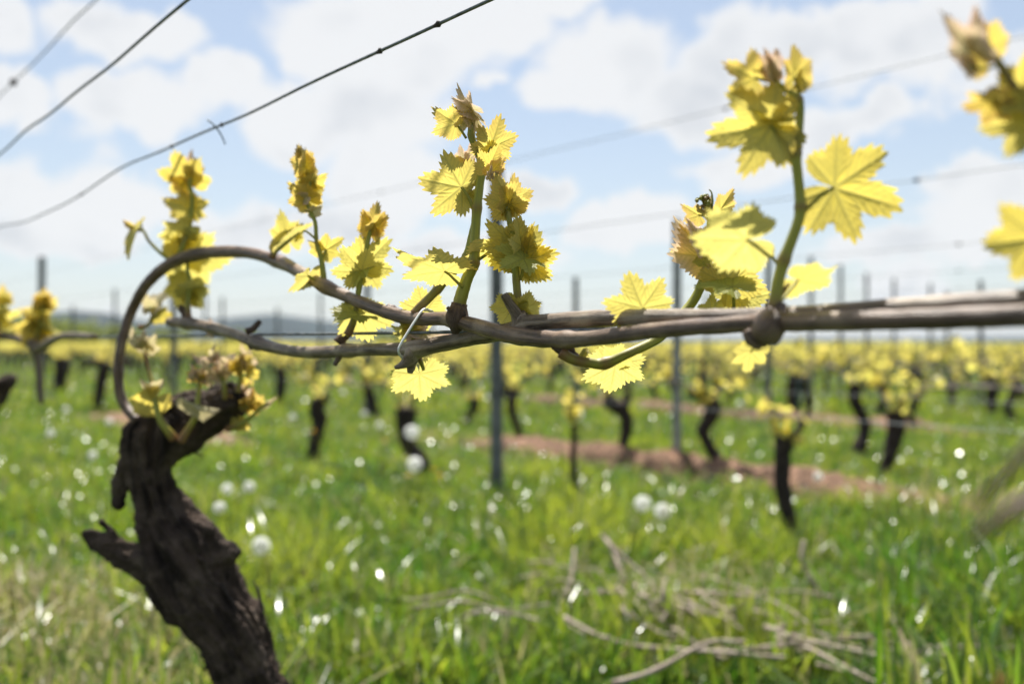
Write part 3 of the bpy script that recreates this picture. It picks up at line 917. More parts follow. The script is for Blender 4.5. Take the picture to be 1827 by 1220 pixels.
# green shoot hanging under the cane, then rising behind it
dI = D1(1010)
sI = Shoot(vine, base1, [(1000, 628, dI, 11), (1020, 640, dI, 10), (1050, 647, dI, 9.5), (1080, 648, dI, 10), (1122, 630, dI, 8.5), (1173, 605, dI + .01, 8.5), (1203, 575, dI + .02, 8.5), (1235, 540, dI + .025, 8.5), (1252, 506, dI + .025, 8), (1259, 471, dI + .025, 7.4), (1262, 430, dI + .02, 6), (1266, 390, dI + .015, 4.4), (1262, 370, dI + .015, 3.4)],
           brown=[(0, 1, 1.0), (1.5, .8, .6), (3, .7, .35), (4, .25, .4)], nodes=[(3, .2, .25), (9, .15, .3)], sides=14)
sI.leaf((1098, 649), (1094, 708), 74, 4, 1, 6, .08, .3, .03, .2, dd=.028, pet=(1083, 650), wid=1.05).leaf((1100, 645), (1106, 614), 44, 0, 1, 8, .05, .2, .03, .25, dd=.016)
sI.leaf((1040, 634), (1052, 618), 22, 10, 1, 60, .5, .1, .3, .1, lo=True)
sI.leaf((1262, 458), (1194, 396), 96, 28, 1, 42, .12, .2, .6, .4, mat=M_LEAF_DULL, d=dI + .02, fan=.12, wid=.8).leaf((1258, 456), (1204, 410), 80, -20, 1, 30, .12, .2, .5, .3, d=dI + .024, fan=.14, wid=.8).leaf((1250, 430), (1222, 396), 52, -15, 1, 62, .1, .2, .7, .5, mat=M_LEAF_DULL, d=dI + .012, fan=.1)
sI.leaf((1247, 384), (1214, 370), 40, 30, 1, 35, .2, .35, .6, .6, d=dI + .015, pet=(1262, 388)).leaf((1285, 374), (1306, 342), 42, 10, 1, 40, .2, .25, .55, .6, d=dI + .02, fan=.08)
sI.leaf((1270, 380), (1266, 345), 30, 40, 1, 60, .3, .1, .5, .3, mat=M_LEAF_DULL, d=dI + .015)
for k in range(26):                                   # the tight flower buds at the tip
    a = random.uniform(0, 2 * PI); q = random.random() ** .5
    cx_, cy_ = 1255 + 13 * q * math.cos(a), 360 + 13 * q * math.sin(a)
    V, Fc, UV = ptube([(cx_, cy_ + 3, dI + .013, 1.2), (cx_ + random.uniform(-1, 1), cy_, dI + .013 + random.uniform(-.004, .004), 3.9), (cx_, cy_ - 3, dI + .013, 1.0)], 6, 3)
    mesh_obj('flower_bud', V, Fc, M_STEM, sI.o, base1, UV, {'brown': np.full(len(V), 0.1 if k % 4 else .8)})
sI.stalk([(1264, 385, dI + .014, 3), (1262, 372, dI + .013, 3), (1256, 362, dI + .013, 3), (1254, 352, dI + .013, 2)]).__class__
sI.stalk([(1266, 388, dI + .014, 2.4), (1271, 365, dI + .012, 2), (1270, 345, dI + .012, 1.5), (1265, 338, dI + .012, 1)])
sI.leaf((1306, 512), (1262, 484), 74, -52, 1, 14, .2, .4, .05, .05, d=dI - .01, pet=((1309, 552), (1309, 535)), pr=3.0, wid=1.1).leaf((1300, 508), (1346, 462), 74, 10, 1, 12, .12, .35, .15, .45, d=dI + .005, wid=1.1)
sI.leaf((1305, 535), (1372, 526), 74, 12, -1, 8, .1, .3, .05, .3, d=dI + .02).leaf((1268, 556), (1262, 530), 44, 0, 1, 8, .1, .3, .03, .3, d=dI + .02)
sI.leaf((1255, 468), (1238, 456), 30, 20, 1, 30, .2, .2, .1, .1, d=dI + .01)

# the tall right-hand shoot
sJ = Shoot(vine, base1, [(1377, 560, dJ, 14), (1384, 530, dJ, 12), (1389, 500, dJ, 11), (1398, 466, dJ, 10.5), (1421, 405, dJ, 9.6), (1428, 370, dJ, 9.8), (1424, 318, dJ, 9), (1420, 273, dJ, 9.5), (1427, 215, dJ, 7.6), (1424, 178, dJ, 8), (1404, 163, dJ, 5.4), (1382, 143, dJ, 4.4), (1371, 126, dJ, 3.6)],
           brown=[(0, 1, .9), (3, .6, .2), (5, .7, .15), (7, .7, .15), (9, .6, .2)], nodes=[(3, .2, .2), (5, .22, .15), (7, .22, .15), (9, .25, .2)], sides=16)
sJ.leaf((1488, 335), (1612, 368), 128, 6, 1, 10, .10, .55, .1, .75, pet=((1432, 378), (1450, 362), (1466, 346)), pr=3.4, wid=1.0)
sJ.leaf((1375, 224), (1267, 238), 114, -14, 1, 20, .12, .5, .15, .6, pet=((1414, 276), (1400, 256), (1388, 240)), pr=3.4).leaf((1382, 218), (1416, 216), 48, 66, -1, 20, .1, .2, .1, .6)
sJ.leaf((1378, 215), (1335, 182), 60, 62, 1, 20, .2, .3, .1, .05, dd=.004).leaf((1386, 190), (1408, 170), 30, 50, 1, 40, .2, .2, .4, .6)
sJ.leaf((1346, 140), (1292, 116), 62, 16, 1, 22, .2, .55, .45, .85, pet=((1404, 164), (1376, 147)), pr=3)
sJ.leaf((1376, 128), (1342, 92), 46, 20, 1, 55, .3, .2, .9, .4, mat=M_LEAF_DULL).leaf((1376, 126), (1386, 88), 42, -10, 1, 50, .3, .2, .9, .4, mat=M_LEAF_DULL).leaf((1378, 128), (1362, 90), 44, 10, 1, 55, .3, .2, .8, .5, mat=M_LEAF_DULL, dd=-.003)
sJ.leaf((1417, 138), (1412, 84), 58, 0, 1, 52, .2, .2, .4, .75, pet=((1427, 180), (1424, 158)), fan=.06, pr=3).leaf((1418, 148), (1430, 118), 34, 60, 1, 50, .2, .1, .3, .3)
sJ.leaf((1333, 428), (1234, 434), 104, -50, 1, 5, .08, .28, .03, .2, pet=((1391, 474), (1372, 455), (1350, 437)), pr=3.4, wid=1.12, dd=-.006)
sJ.leaf((1424, 500), (1495, 512), 84, -58, -1, 8, .1, .2, .05, .5, pet=((1388, 545), (1408, 520)), pr=2.8, dd=.01)
sJ.leaf((1340, 627), (1338, 671), 50, -6, 1, 10, .12, .5, .05, .35, dd=.04, pet=(1352, 612), wid=1.1)
sJ.stalk([(1392, 530, dJ, 4), (1402, 514, dJ, 4), (1408, 506, dJ, 3.4)], brown=.9)

# ------------------------------------------------------------------ the neighbour: vine whose grey cane comes in from the right
sN = 0.285
base2 = on_row(X1, sN)
vine2 = empty('grapevine', base2)
tag(vine2, 'grapevine with a straight grey cane coming in along the wire and crossing the arched one', 'grapevine')
hd = base2 + np.array((0, 0, 0.60))
ax2 = np.array([base2 + (0.03, 0.02, -0.04), base2 + (0.01, 0.0, 0.12), base2 + (-0.012, 0.01, 0.26), base2 + (0.01, 0.0, 0.40), base2 + (0.012, -.01, 0.52), hd + (0.0, 0, 0.0)])
c_ = spline(ax2, 5)
gnarly([(c_, np.linspace(.042, .03, len(c_)), 1.0),
        (spline([hd + (0.01, 0, -.08), hd + (.03, -.02, -.03), hd + (.04, -.04, 0.03)], 5), np.linspace(.028, .014, 11), 1.0)], ax2, 'trunk', vine2, base2, 0.0045, 0.006, M_TRUNK, 8.0)
c2 = [(302, 574), (330, 576), (372, 583), (420, 597), (460, 612), (500, 623), (545, 628), (600, 627), (650, 624), (700, 623), (745, 622), (800, 611), (850, 601), (900, 592), (945, 580), (1000, 574), (1080, 568), (1180, 566), (1290, 565), (1400, 562), (1500, 556), (1620, 548), (1740, 541), (1827, 536), (2000, 528), (2300, 560)]
r2 = [8, 10, 10, 10, 10.5, 10, 10.5, 11, 11, 11.5, 14, 14, 14, 15, 16, 16.5, 16, 15, 15, 15.5, 16, 18, 20, 21, 25, 28]
CANE2 = []
for (a, b), r in zip(c2, r2):
    off2 = 0.006 if a < 700 else 0.004
    if 780 <= a: off2 = 0.014
    if a > 1300: off2 = 0.012
    CANE2.append((a, b, D1(a) + off2, r))
CANE2.append((2330, 700, D1(2330) + .005, 30))
V, Fc, UV = ptube(CANE2, 16, 8, nodes=[(1.2, .25, .2), (4, .3, .2), (7.4, .25, .2), (10, .22, .25), (14, .2, .25)], rough=0.10, rscale=70, seed=4)
mesh_obj('cane', V, Fc, M_CANE_GREY, vine2, base2, UV)
dn = lambda a: D1(a) + .006
knob(vine2, base2, [(326, 582, dn(330), 9), (333, 570, dn(330), 10), (328, 556, dn(330), 7), (321, 545, dn(330), 4.5)])
knob(vine2, base2, [(440, 592, dn(452), 6), (452, 586, dn(452), 6), (460, 577, dn(452), 5), (464, 572, dn(452), 4)])
knob(vine2, base2, [(446, 604, dn(452), 8), (448, 616, dn(452), 6), (449, 624, dn(452), 3.5)])
knob(vine2, base2, [(607, 620, dn(607), 10), (605, 636, dn(607), 6), (597, 652, dn(607), 3.4)], M_CANE)
knob(vine2, base2, [(604, 612, dn(607), 12), (612, 602, dn(607), 9), (626, 592, dn(607), 7)])
dk = dn(735) - .004
knob(vine2, base2, [(748, 618, dk, 12), (738, 628, dk - .003, 15), (731, 641, dk - .003, 13), (720, 650, dk - .003, 8), (704, 656, dk - .003, 3)], M_CANE_GREY, 0.3)
knob(vine2, base2, [(736, 640, dk, 10), (733, 656, dk, 8), (731, 666, dk, 4)], M_CANE_GREY, 0.3)
knob(vine2, base2, [(928, 590, dn(928) + .008, 17), (924, 566, dn(928) + .006, 12), (912, 546, dn(928) + .004, 9), (902, 530, dn(928) + .002, 8), (899, 525, dn(928) + .002, 7)], M_CANE_GREY, 0.16)
knob(vine2, base2, [(938, 588, dn(928) + .008, 16), (934, 574, dn(928) + .007, 20), (944, 566, dn(928) + .006, 14)], M_CANE_GREY, 0.25)
# its shoots
dL1 = dn(335)
s1 = Shoot(vine2, base2, [(336, 566, dL1, 6), (335, 536, dL1, 4.6), (339, 503, dL1, 4), (334, 480, dL1, 3.4), (337, 462, dL1 + .01, 2.6)], brown=[(0, 1, .7)])
s1.leaf((334, 512), (312, 556), 54, 10, 1, 10, .12, .3, .03, .25, dd=.006).leaf((333, 516), (367, 519), 46, 55, -1, 14, .15, .3, .05, .2, dd=-.004).leaf((336, 522), (345, 552), 34, 20, 1, 14, .15, .3, .05, .4, dd=.01)
s1.leaf((380, 590), (372, 566), 20, 10, 1, 40, .2, .2, .9, .3, mat=M_LEAF_DULL, d=dn(375), lo=True)
dD = dn(640)
sD = Shoot(vine2, base2, [(620, 598, dD, 8), (630, 575, dD, 6.4), (636, 550, dD, 5.2), (640, 517, dD, 5), (647, 484, dD, 5), (655, 438, dD, 4.2), (662, 409, dD, 3.8), (668, 395, dD, 3)], brown=[(0, 1, 1.0), (2, .4, .3)])
sD.leaf((664, 407), (672, 360), 48, 0, 1, 26, .15, .35, .5, .85, fan=.05).leaf((664, 406), (646, 378), 36, 40, 1, 35, .2, .2, .5, .8, dd=.003).leaf((666, 404), (690, 378), 36, -40, 1, 35, .2, .2, .45, .8, dd=-.003)
sD.leaf((645, 484), (614, 446), 62, 12, 1, 14, .12, .4, .05, .3, dd=-.006).leaf((650, 474), (694, 434), 66, -10, 1, 12, .12, .35, .05, .45, dd=.008).leaf((647, 482), (632, 505), 40, 40, 1, 20, .2, .3, .05, .05, dd=-.007)
sD.leaf((642, 470), (655, 428), 44, 20, 1, 10, .1, .3, .05, .4, dd=.01)
sD.leaf((640, 562), (602, 566), 58, 66, 1, 18, .2, .35, .1, .02, dd=-.008).leaf((642, 560), (656, 614), 66, 5, 1, 6, .1, .3, .03, .35, dd=.01, wid=1.1)
dG = dn(925) + .01
sG = Shoot(vine2, base2, [(928, 562, dG, 8), (924, 530, dG, 7.5), (921, 500, dG, 7), (919, 470, dG, 6.2), (916, 430, dG, 5.6), (910, 400, dG, 5.4), (906, 378, dG, 5), (897, 350, dG, 4.2), (888, 326, dG, 3.8), (882, 308, dG, 3)], brown=[(0, .8, 1.6), (2, .4, .3), (6, .3, 1)], sides=12)
sG.leaf((934, 465), (958, 404), 70, 6, 1, 14, .14, .4, .12, .5, pet=((928, 500), (933, 482)), pr=3, wid=1.15).leaf((936, 466), (984, 452), 60, -20, -1, 14, .14, .3, .2, .65, dd=.004)
sG.leaf((934, 462), (896, 474), 64, 42, 1, 20, .2, .45, .05, .03, dd=-.01, wid=1.05).leaf((912, 440), (882, 486), 70, -8, 1, 8, .1, .25, .05, .4, dd=.012)
sG.leaf((930, 440), (930, 392), 58, 52, -1, 20, .2, .3, .25, .4, dd=-.004).leaf((916, 434), (874, 408), 62, 30, 1, 16, .14, .35, .15, .5, dd=.006)
sG.leaf((909, 364), (884, 322), 56, 18, 1, 24, .15, .3, .35, .55, pet=(908, 388), fan=.05, dd=-.002).leaf((911, 362), (921, 314), 52, -30, 1, 30, .15, .3, .45, .55, fan=.05).leaf((908, 366), (880, 372), 42, 30, 1, 25, .2, .3, .15, .4, dd=.004)
sG.leaf((912, 372), (930, 340), 42, -60, 1, 30, .2, .2, .3, .2, dd=.003)
sG.leaf((872, 300), (888, 268), 48, 0, 1, 20, .15, .3, .35, .8, dd=.01).leaf((880, 305), (901, 284), 36, 10, 1, 40, .2, .2, .75, .5, dd=.004).cluster(878, 315, 10, 12, 4, 22, (.7, 1), (.2, .6), M_LEAF_DULL, seed=31)
sG.leaf((915, 548), (892, 584), 52, -4, 1, 10, .12, .25, .05, .35, dd=-.002, wid=1.05).leaf((936, 548), (947, 522), 44, 20, 1, 22, .12, .2, .15, .35, pet=(935, 566), wid=1.15)
sQ = Shoot(vine2, base2, [(742, 618, dk + .006, 6), (737, 600, dk + .01, 4), (736, 580, dk + .012, 3.2), (742, 566, dk + .012, 2.6)], brown=[(0, .9, .7)])
sQ.leaf((735, 590), (698, 604), 50, 40, 1, 18, .15, .35, .05, .2, dd=.008).leaf((738, 588), (764, 606), 46, -10, -1, 14, .15, .35, .05, .3, dd=.01).leaf((738, 585), (716, 572), 36, 10, 1, 18, .15, .3, .3, .5, dd=.012)
sQ.leaf((742, 580), (765, 566), 34, 20, 1, 40, .15, .3, .8, .7, dd=.008, mat=M_LEAF_DULL).leaf((752, 597), (806, 598), 70, 66, -1, 55, .1, .1, 1.0, .8, dd=.006, mat=M_LEAF_DULL, wid=.5)
sR = Shoot(vine2, base2, [(748, 640, dk + .006, 5), (752, 648, dk + .008, 4), (756, 660, dk + .010, 3)], brown=[(0, .8, .7)])
sR.leaf((748, 667), (748, 722), 72, 6, 1, 9, .1, .32, .03, .2, dd=.022, wid=1.02)
dHh = dn(1130) + .01
sH_ = Shoot(vine2, base2, [(1158, 566, dHh, 4), (1152, 556, dHh, 3), (1147, 549, dHh, 2.4)], brown=[(0, .7, .7)])
sH_.leaf((1146, 549), (1118, 486), 74, 8, 1, 10, .12, .4, .08, .4, wid=1.12)
# shoot close to the lens at the right edge, and a leaf on its lower part
dK = 0.365
sK = Shoot(vine2, base2, [(1850, 545, dK, 13), (1858, 420, dK, 11), (1856, 300, dK, 10), (1832, 192, dK, 8.5), (1806, 150, dK, 7.5), (1779, 107, dK, 6.5), (1752, 68, dK, 5), (1738, 48, dK, 3.6)], brown=[(0, 1, .9), (4, .7, 1.2), (6, .8, 1)], sides=14)
sK.leaf((1733, 92), (1674, 44), 84, 30, 1, 58, .2, .2, .7, .4, mat=M_LEAF_DULL).leaf((1757, 96), (1704, 62), 74, 10, 1, 24, .15, .25, .5, .95, dd=.006)
sK.leaf((1748, 66), (1727, 24), 54, 40, 1, 62, .2, .1, .9, .5, mat=M_LEAF_DULL).leaf((1724, 116), (1698, 104), 36, 20, 1, 50, .2, .2, .9, .7, mat=M_LEAF_DULL, pet=((1784, 116), (1752, 124)), pr=3)
sK.leaf((1774, 178), (1728, 186), 62, 40, 1, 30, .2, .5, .6, .9, pet=(1822, 180), pr=3).leaf((1825, 182), (1772, 178), 58, -30, 1, 20, .15, .3, .2, .1, dd=-.004)
sK.leaf((1834, 214), (1766, 222), 86, 20, 1, 20, .15, .5, .2, .5, dd=.004).leaf((1840, 222), (1808, 270), 62, 30, 1, 22, .2, .5, .15, .05, dd=-.004).leaf((1818, 168), (1828, 100), 80, 0, 1, 20, .15, .3, .1, .7, dd=.006)
sK.leaf((1853, 424), (1782, 436), 96, 10, 1, 12, .12, .35, .1, .8, dd=.004, pet=(1856, 400), wid=1.05)
# dead spurs and a sucker bud low on the neighbour
for ctrl in ([(1745, 900, .235, 8), (1800, 840, .23, 10), (1880, 765, .23, 12), (2050, 700, .25, 22), (2200, 720, .27, 30)],
             [(1725, 968, .205, 6), (1760, 942, .20, 13), (1830, 895, .20, 17), (1950, 850, .22, 26), (2150, 840, .26, 36)]):
    V, Fc, UV = ptube(ctrl, 12, 6, rough=.2, rscale=40)
    mesh_obj('spur', V, Fc, M_CANE, vine2, base2, UV)
bx, by, bd = 1778, 1222, 0.50
sS = Shoot(vine2, base2, [(2020, 1560, .36, 10), (1900, 1440, .42, 9), (1810, 1320, .48, 7), (1782, 1250, bd, 5), (1778, 1226, bd, 4)], brown=[(2, .6, 3)])
sS.leaf((1776, 1226), (1784, 1192), 38, 30, 1, 66, .3, .1, .9, .8, wid=.7).leaf((1772, 1228), (1768, 1206), 28, -20, 1, 60, .3, .1, .8, .8, wid=.7).leaf((1782, 1226), (1794, 1200), 30, 40, 1, 60, .3, .1, .8, .7, wid=.7)

# ------------------------------------------------------------------ the tie, the wires
tie_d = D1(735)
Vt = []
loop = [(762, 553, -.004), (754, 553, -.014), (742, 570, -.016), (728, 592, -.016), (716, 612, -.015), (711, 624, -.014), (714, 634, -.008), (724, 640, .004), (736, 634, .016), (748, 606, .018), (764, 572, .014), (770, 557, .006), (762, 553, -.004)]
V, Fc, UV = ptube([(a, b, tie_d + k, 4.6) for a, b, k in loop], 8, 6, flat=0.4)
tie = mesh_obj('cane_tie', V, Fc, M_TIE, None, P(740, 590, tie_d), UV)
tie.location = P(740, 590, tie_d)
tag(tie, 'thin white plastic tie looped round the two canes and the wire', 'tie')


def wire(X0, h, s0, s1, r, label, wob=0.0, seed=0, knots=(), group=None, pts=None, sides=6, kr=1.7):
    """a trellis wire along a row at height h"""
    n = max(8, int((s1 - s0) / 0.06)) if s1 - s0 < 8 else 60
    ss = np.geomspace(s0, s1, n) if s0 > 0 else np.linspace(s0, s1, n)
    path = []
    for s in ss:
        w1 = noise.noise(Vector((s * 2.2, seed, 0))) * wob * min(1.5, s)
        w2 = noise.noise(Vector((s * 6.0, seed, 5))) * wob * .35 * min(1.5, s)
        path.append(on_row(X0, s, h + w1 + w2))
    org = path[0].copy()
    V, Fc, UV = tube_raw(np.array(path), np.full(n, r), sides)
    if knots:
        root = mesh_obj('trellis_wire', V, Fc, M_WIRE, None, org, UV)
    else:
        root = mesh_obj('trellis_wire', V, Fc, M_WIRE, None, org, UV)
    root.location = org
    pth = np.array(path)
    for s in knots:
        c = np.array([np.interp(s, ss, pth[:, k]) for k in range(3)])
        t = np.array((-ROWK, 1, 0)) / math.hypot(ROWK, 1)
        pp = np.array([c - t * r * kr * 2, c - t * r * kr * .6, c + t * r * kr * .7, c + t * r * kr * 2.2])
        V, Fc, UV = tube_raw(pp, np.array([r * .9, r * kr, r * kr * .8, r * .9]), 8, rough=.3, rscale=300)
        mesh_obj('wire_knot', V, Fc, M_KNOT, root, org, UV)
    tag(root, label, 'wire', group)
    return root


wire(X1 + .0075, CAMZ + .0068, 0.12, 6.0, .0013, 'thin dark wire at cane height that the tie is looped round', .0006, 3)
wire(X1, CAMZ + .2155, 0.25, 6.0, .00125, 'knotted wire strung low above the canes with a loose curled end', .010, 8, knots=(.738, .675, .99, 1.11, 1.42))
wire(.36, CAMZ + .285, 0.25, 6.0, .0016, 'kinked smooth wire without knots above the old vine', .016, 21)
wire(.60, CAMZ + .61, 0.25, 6.0, .0018, 'uppermost blurred wire of the near row', .010, 33, knots=(2.35,), kr=5)
# loose curled end hanging from a knot
kd = row_s(372, X1)
V, Fc, UV = ptube([(370, 214, .985, 1.6), (382, 224, .985, 1.6), (394, 240, .987, 1.5), (402, 258, .99, 1.3)], 6, 5)
tw = mesh_obj('wire_end', V, Fc, M_WIRE, bpy.data.objects['trellis_wire.001'], bpy.data.objects['trellis_wire.001'].location, UV)

ORD = ['first', 'second', 'third', 'fourth', 'fifth', 'sixth', 'seventh', 'eighth', 'ninth', 'tenth', 'eleventh', 'twelfth']
ROWS = [3.36, 4.92, 6.8, 9.1, 10.8, 12.5, 14.2, 16.0, 17.7, 19.4, 21.1, 22.8]
for k, X0 in enumerate(ROWS[:4]):
    for m, hh in enumerate((0.46, 1.17, 1.51)):
        if k >= 1:
            hh = (0.46, 0.86, 1.10)[m]
        wire(X0, hh, X0 * .55, X0 * 6, .0016, ('low fruiting', 'middle', 'topmost')[m] + ' wire of the %s vine row behind the near one' % ORD[k],
             .004, k * 5 + m, knots=[X0 * q for q in ((.83, 1.03, 1.6) if m == 2 else (.86, 1.3)) if m], group='wires of the farther rows', kr=4)

# ------------------------------------------------------------------ posts
def post(px, base_y, top_y, hw, mat, label, group=None, lean=0.0):
    s = F * CAMZ / (base_y - HY)
    b = P(px, base_y, s)
    top = CAMZ + (HY - top_y) / F * s
    r = hw * s / F
    path = np.array([b + (0, 0, -.15), b + (0, 0, .02), b + (lean * .5, 0, top * .5), b + (lean, 0, top - r * .4), b + (lean, 0, top)])
    path = np.vstack([path[0], path[1], spline(path[1:4], 6)[1:], path[4]])
    rad = np.full(len(path), r); rad[-1] = r * .8
    sides = 8
    V, Fc, UV = tube_raw(path, rad, sides, rough=.05, rscale=6, seed=px)
    o = mesh_obj('trellis_post', V, Fc, mat, None, b, UV, smooth=False)
    o.location = b
    # staples that hold the wires
    for hz in (0.46, 0.9):
        if hz < top:
            c = b + (0, -r, hz)
            V, Fc, UV = tube_raw(np.array([c + (-r * .5, r * .4, 0), c + (-r * .3, -.006, 0), c + (r * .3, -.006, 0), c + (r * .5, r * .4, 0)]), np.full(4, .003), 6)
            mesh_obj('staple', V, Fc, M_KNOT, o, b, UV)
    return tag(o, label, 'post', group)


post(886, 884, 296, 11.5, M_POST, 'tall dark grey post standing in the grass behind the shoot in focus')
post(1208, 842, 392, 8.2, M_POSTPALE, 'pale grey post at the edge of the brown soil strip beside the S-bent vine')
post(310, 712, 470, 6.5, M_POST, 'slim grey post rising behind the head of the old vine')
post(72, 712, 458, 6.5, M_POST, 'grey post above the leafy vine beyond the old one', lean=.02)
post(1371, 748, 440, 6.0, M_POST, 'dark slim post standing beyond the soil strip behind the tall shoot')
post(655, 742, 470, 6.0, M_POST, 'grey post hidden behind the small shoot left of the tie')
FAR_POSTS = [(1027, 495, 6.8), (1447, 458, 10.8), (1500, 472, 12.5), (1546, 487, 14.2), (1595, 497, 16.0), (205, 515, 6.8), (366, 490, 9.1), (397, 530, 10.8), (572, 520, 10.8), (1120, 520, 12.5),
             (1660, 505, 17.7), (130, 545, 10.8), (770, 520, 9.1), (1690, 520, 16.0), (495, 548, 14.2), (960, 540, 16.0), (1260, 520, 14.2), (1750, 500, 12.5)]
for px, ty, X0 in FAR_POSTS:
    s = row_s(px, X0)
    post(px, HY + F * CAMZ / s, ty, max(2.6, .023 * F / s), M_POST, 'thin grey post standing in the %s vine row behind the near one' % ORD[min(range(len(ROWS)), key=lambda q: abs(ROWS[q] - X0))], 'far posts of the vine rows')

# ------------------------------------------------------------------ vines of the rows behind
def small_leaf(mb, c, size, rg, tint=None):
    """a little lobed leaf, 10 faces"""
    ang = np.array([0, 26, 52, 80, 110, 150, 210, 250, 280, 308, 334]) * PI / 180
    rr = np.array([1, .62, .92, .58, .75, .5, .5, .75, .58, .92, .62]) * size
    n = Vector((rg.gauss(0, 1), rg.gauss(0, 1), rg.gauss(.3, .8))).normalized()
    a = n.orthogonal().normalized(); b = n.cross(a)
    V = [np.array(c)]
    for t, r in zip(ang, rr):
        p = Vector(c) + a * (math.cos(t) * r) + b * (math.sin(t) * r) - n * (r * r / size * .18)
        V.append(np.array(p))
    Fc = [(0, 1 + i, 1 + (i + 1) % 11) for i in range(11)]
    mb.add(np.array(V), Fc, tint=rg.random() * .35 if tint is None else tint, hue=rg.random(), vein=0, edge=[0] + [1] * 11)


def add_shoot(mb, st, base, length, rg, n=9, size=.03, lean=None):
    """a green shoot with leaves, appended to foliage mb and stem builder st"""
    lean = lean or (rg.uniform(-.35, .35), rg.uniform(-.35, .35))
    p = np.array(base)
    pts = [p + np.array((lean[0] * length * q ** 1.3, lean[1] * length * q ** 1.3, length * q)) for q in (0, .35, .7, 1)]
    V, Fc, UV = tube_raw(spline(pts, 3), np.linspace(.0045, .002, 10), 5)
    st.add(V, Fc, UV, brown=.25)
    for i in range(n):
        q = (i + rg.random()) / n
        c = np.array([np.interp(q, (0, .35, .7, 1), [pp[k] for pp in pts]) for k in range(3)])
        c = c + np.array((rg.gauss(0, 1), rg.gauss(0, 1), rg.gauss(0, .5))) * .022
        small_leaf(mb, c, size * (1.15 - .55 * q) * rg.uniform(.7, 1.2), rg, tint=(.15 + .6 * q * rg.random()))


def row_vine(name, trunk_pts, rad, label, group, seed, heads=4, cane_len=(.6, .0), cane_z=.47, shoots=7, detail=True, head_leaf=8, extra=()):
    """trunk_pts world coordinates from the ground up"""
    rg = random.Random(seed)
    base = np.array(trunk_pts[0], float); base[2] = 0
    root = empty(name, base)
    tag(root, label, 'grapevine', group)
    tp = np.array(trunk_pts, float)
    c = spline(np.column_stack([tp, rad]), 8)
    r = c[:, 3]
    V, Fc, UV = tube_raw(c[:, :3], r, 14, rough=.30, rscale=20, seed=seed)
    mesh_obj('trunk', V, Fc, M_FARTRUNK, root, base, UV)
    for e in extra:
        e = np.array(e, float)
        c2_ = spline(e, 5)
        V, Fc, UV = tube_raw(c2_[:, :3], c2_[:, 3], 10, rough=.3, rscale=25, seed=seed + 2)
        mesh_obj('arm', V, Fc, M_FARTRUNK, root, base, UV)
    top = tp[-1]
    fol, st = MB(), MB()
    shoots = max(2, int(shoots * .6))
    t = np.array((-ROWK, 1, 0)) / math.hypot(ROWK, 1)
    for sgn, ln in ((1, cane_len[0]), (-1, cane_len[1])):
        if ln <= 0:
            continue
        pts = [top + (0, 0, -.02), top + t * sgn * .10 + (0, 0, max(.02, (cane_z - top[2]) * .8)), top + t * sgn * ln * .5 + (0, 0, cane_z - top[2] + .02), top + t * sgn * ln + (0, 0, cane_z - top[2])]
        cc = spline(pts, 5)
        V, Fc, UV = tube_raw(cc, np.linspace(.008, .005, len(cc)), 7)
        mesh_obj('cane', V, Fc, M_PRUNED, root, base, UV)
        for i in range(shoots):
            q = (i + .3 + .6 * rg.random()) / shoots
            b = cc[min(len(cc) - 1, 3 + int(q * (len(cc) - 3)))]
            add_shoot(fol, st, b, rg.uniform(.07, .20), rg, n=rg.randint(5, 8), size=.034)
    for i in range(max(2, int(heads * .6))):
        add_shoot(fol, st, top + np.array((rg.gauss(0, .025), rg.gauss(0, .025), 0)), rg.uniform(.05, .14), rg, n=head_leaf, size=.031)
    if st.n:
        st.build('shoot_stems', M_STEM, root, base)['kind'] = 'stuff'
        fol.build('foliage', M_FARLEAF, root, base)['kind'] = 'stuff'
    return root


def traced(name, ctrl, label, seed, ext=(), **kw):
    """vine whose trunk outline is read from the photograph; its distance from where it meets the ground"""
    by = ctrl[0][1]
    s = F * CAMZ / (by - HY)
    pts, rad = [], []
    for i, (a, b, w) in enumerate(ctrl):
        pts.append(P(a, b, s)); rad.append(w * s / F)
    pts[0][2] = -.05
    pts.insert(1, P(ctrl[0][0], by - 4, s)); rad.insert(1, rad[0])
    ex = [[(*P(a, b, s), w * s / F) for a, b, w in e] for e in ext]
    return row_vine(name, pts, rad, label, kw.pop('group', None), seed, extra=ex, **kw)


traced('grapevine', [(1304, 852, 15), (1282, 823, 11), (1260, 786, 10), (1254, 768, 10.5), (1268, 744, 13), (1272, 726, 13), (1264, 712, 11)],
       'dark S-bent vine trunk leaning out of the brown soil strip beside the pale post', 41, ext=[[(1266, 718, 9), (1248, 706, 8), (1228, 702, 5)], [(1258, 708, 6), (1254, 680, 5), (1256, 640, 4)]], cane_len=(.5, .3), shoots=5)
traced('grapevine', [(1094, 830, 11), (1107, 806, 8.5), (1118, 764, 10.5), (1113, 738, 12), (1092, 720, 13), (1082, 708, 10)],
       'dark question-mark shaped vine trunk on the soil strip below the palest leaf', 42, ext=[[(1108, 735, 9), (1118, 718, 8), (1116, 704, 6)]], cane_len=(.4, .4), shoots=5)
traced('grapevine', [(1572, 856, 10), (1586, 815, 12), (1597, 772, 15), (1600, 748, 18), (1598, 732, 20)],
       'club-headed vine trunk with a wide cut top at the end of the soil strip', 43, cane_len=(.2, .9), shoots=9, heads=3)
traced('grapevine', [(1418, 980, 12), (1408, 930, 13), (1396, 870, 13), (1396, 820, 13), (1402, 778, 17)],
       'slender dark vine trunk in the tall grass, topped with yellow leaves and one raised cane', 44, ext=[[(1408, 785, 8), (1428, 762, 6), (1446, 722, 4), (1440, 700, 3)]], cane_len=(0, 0), heads=6)
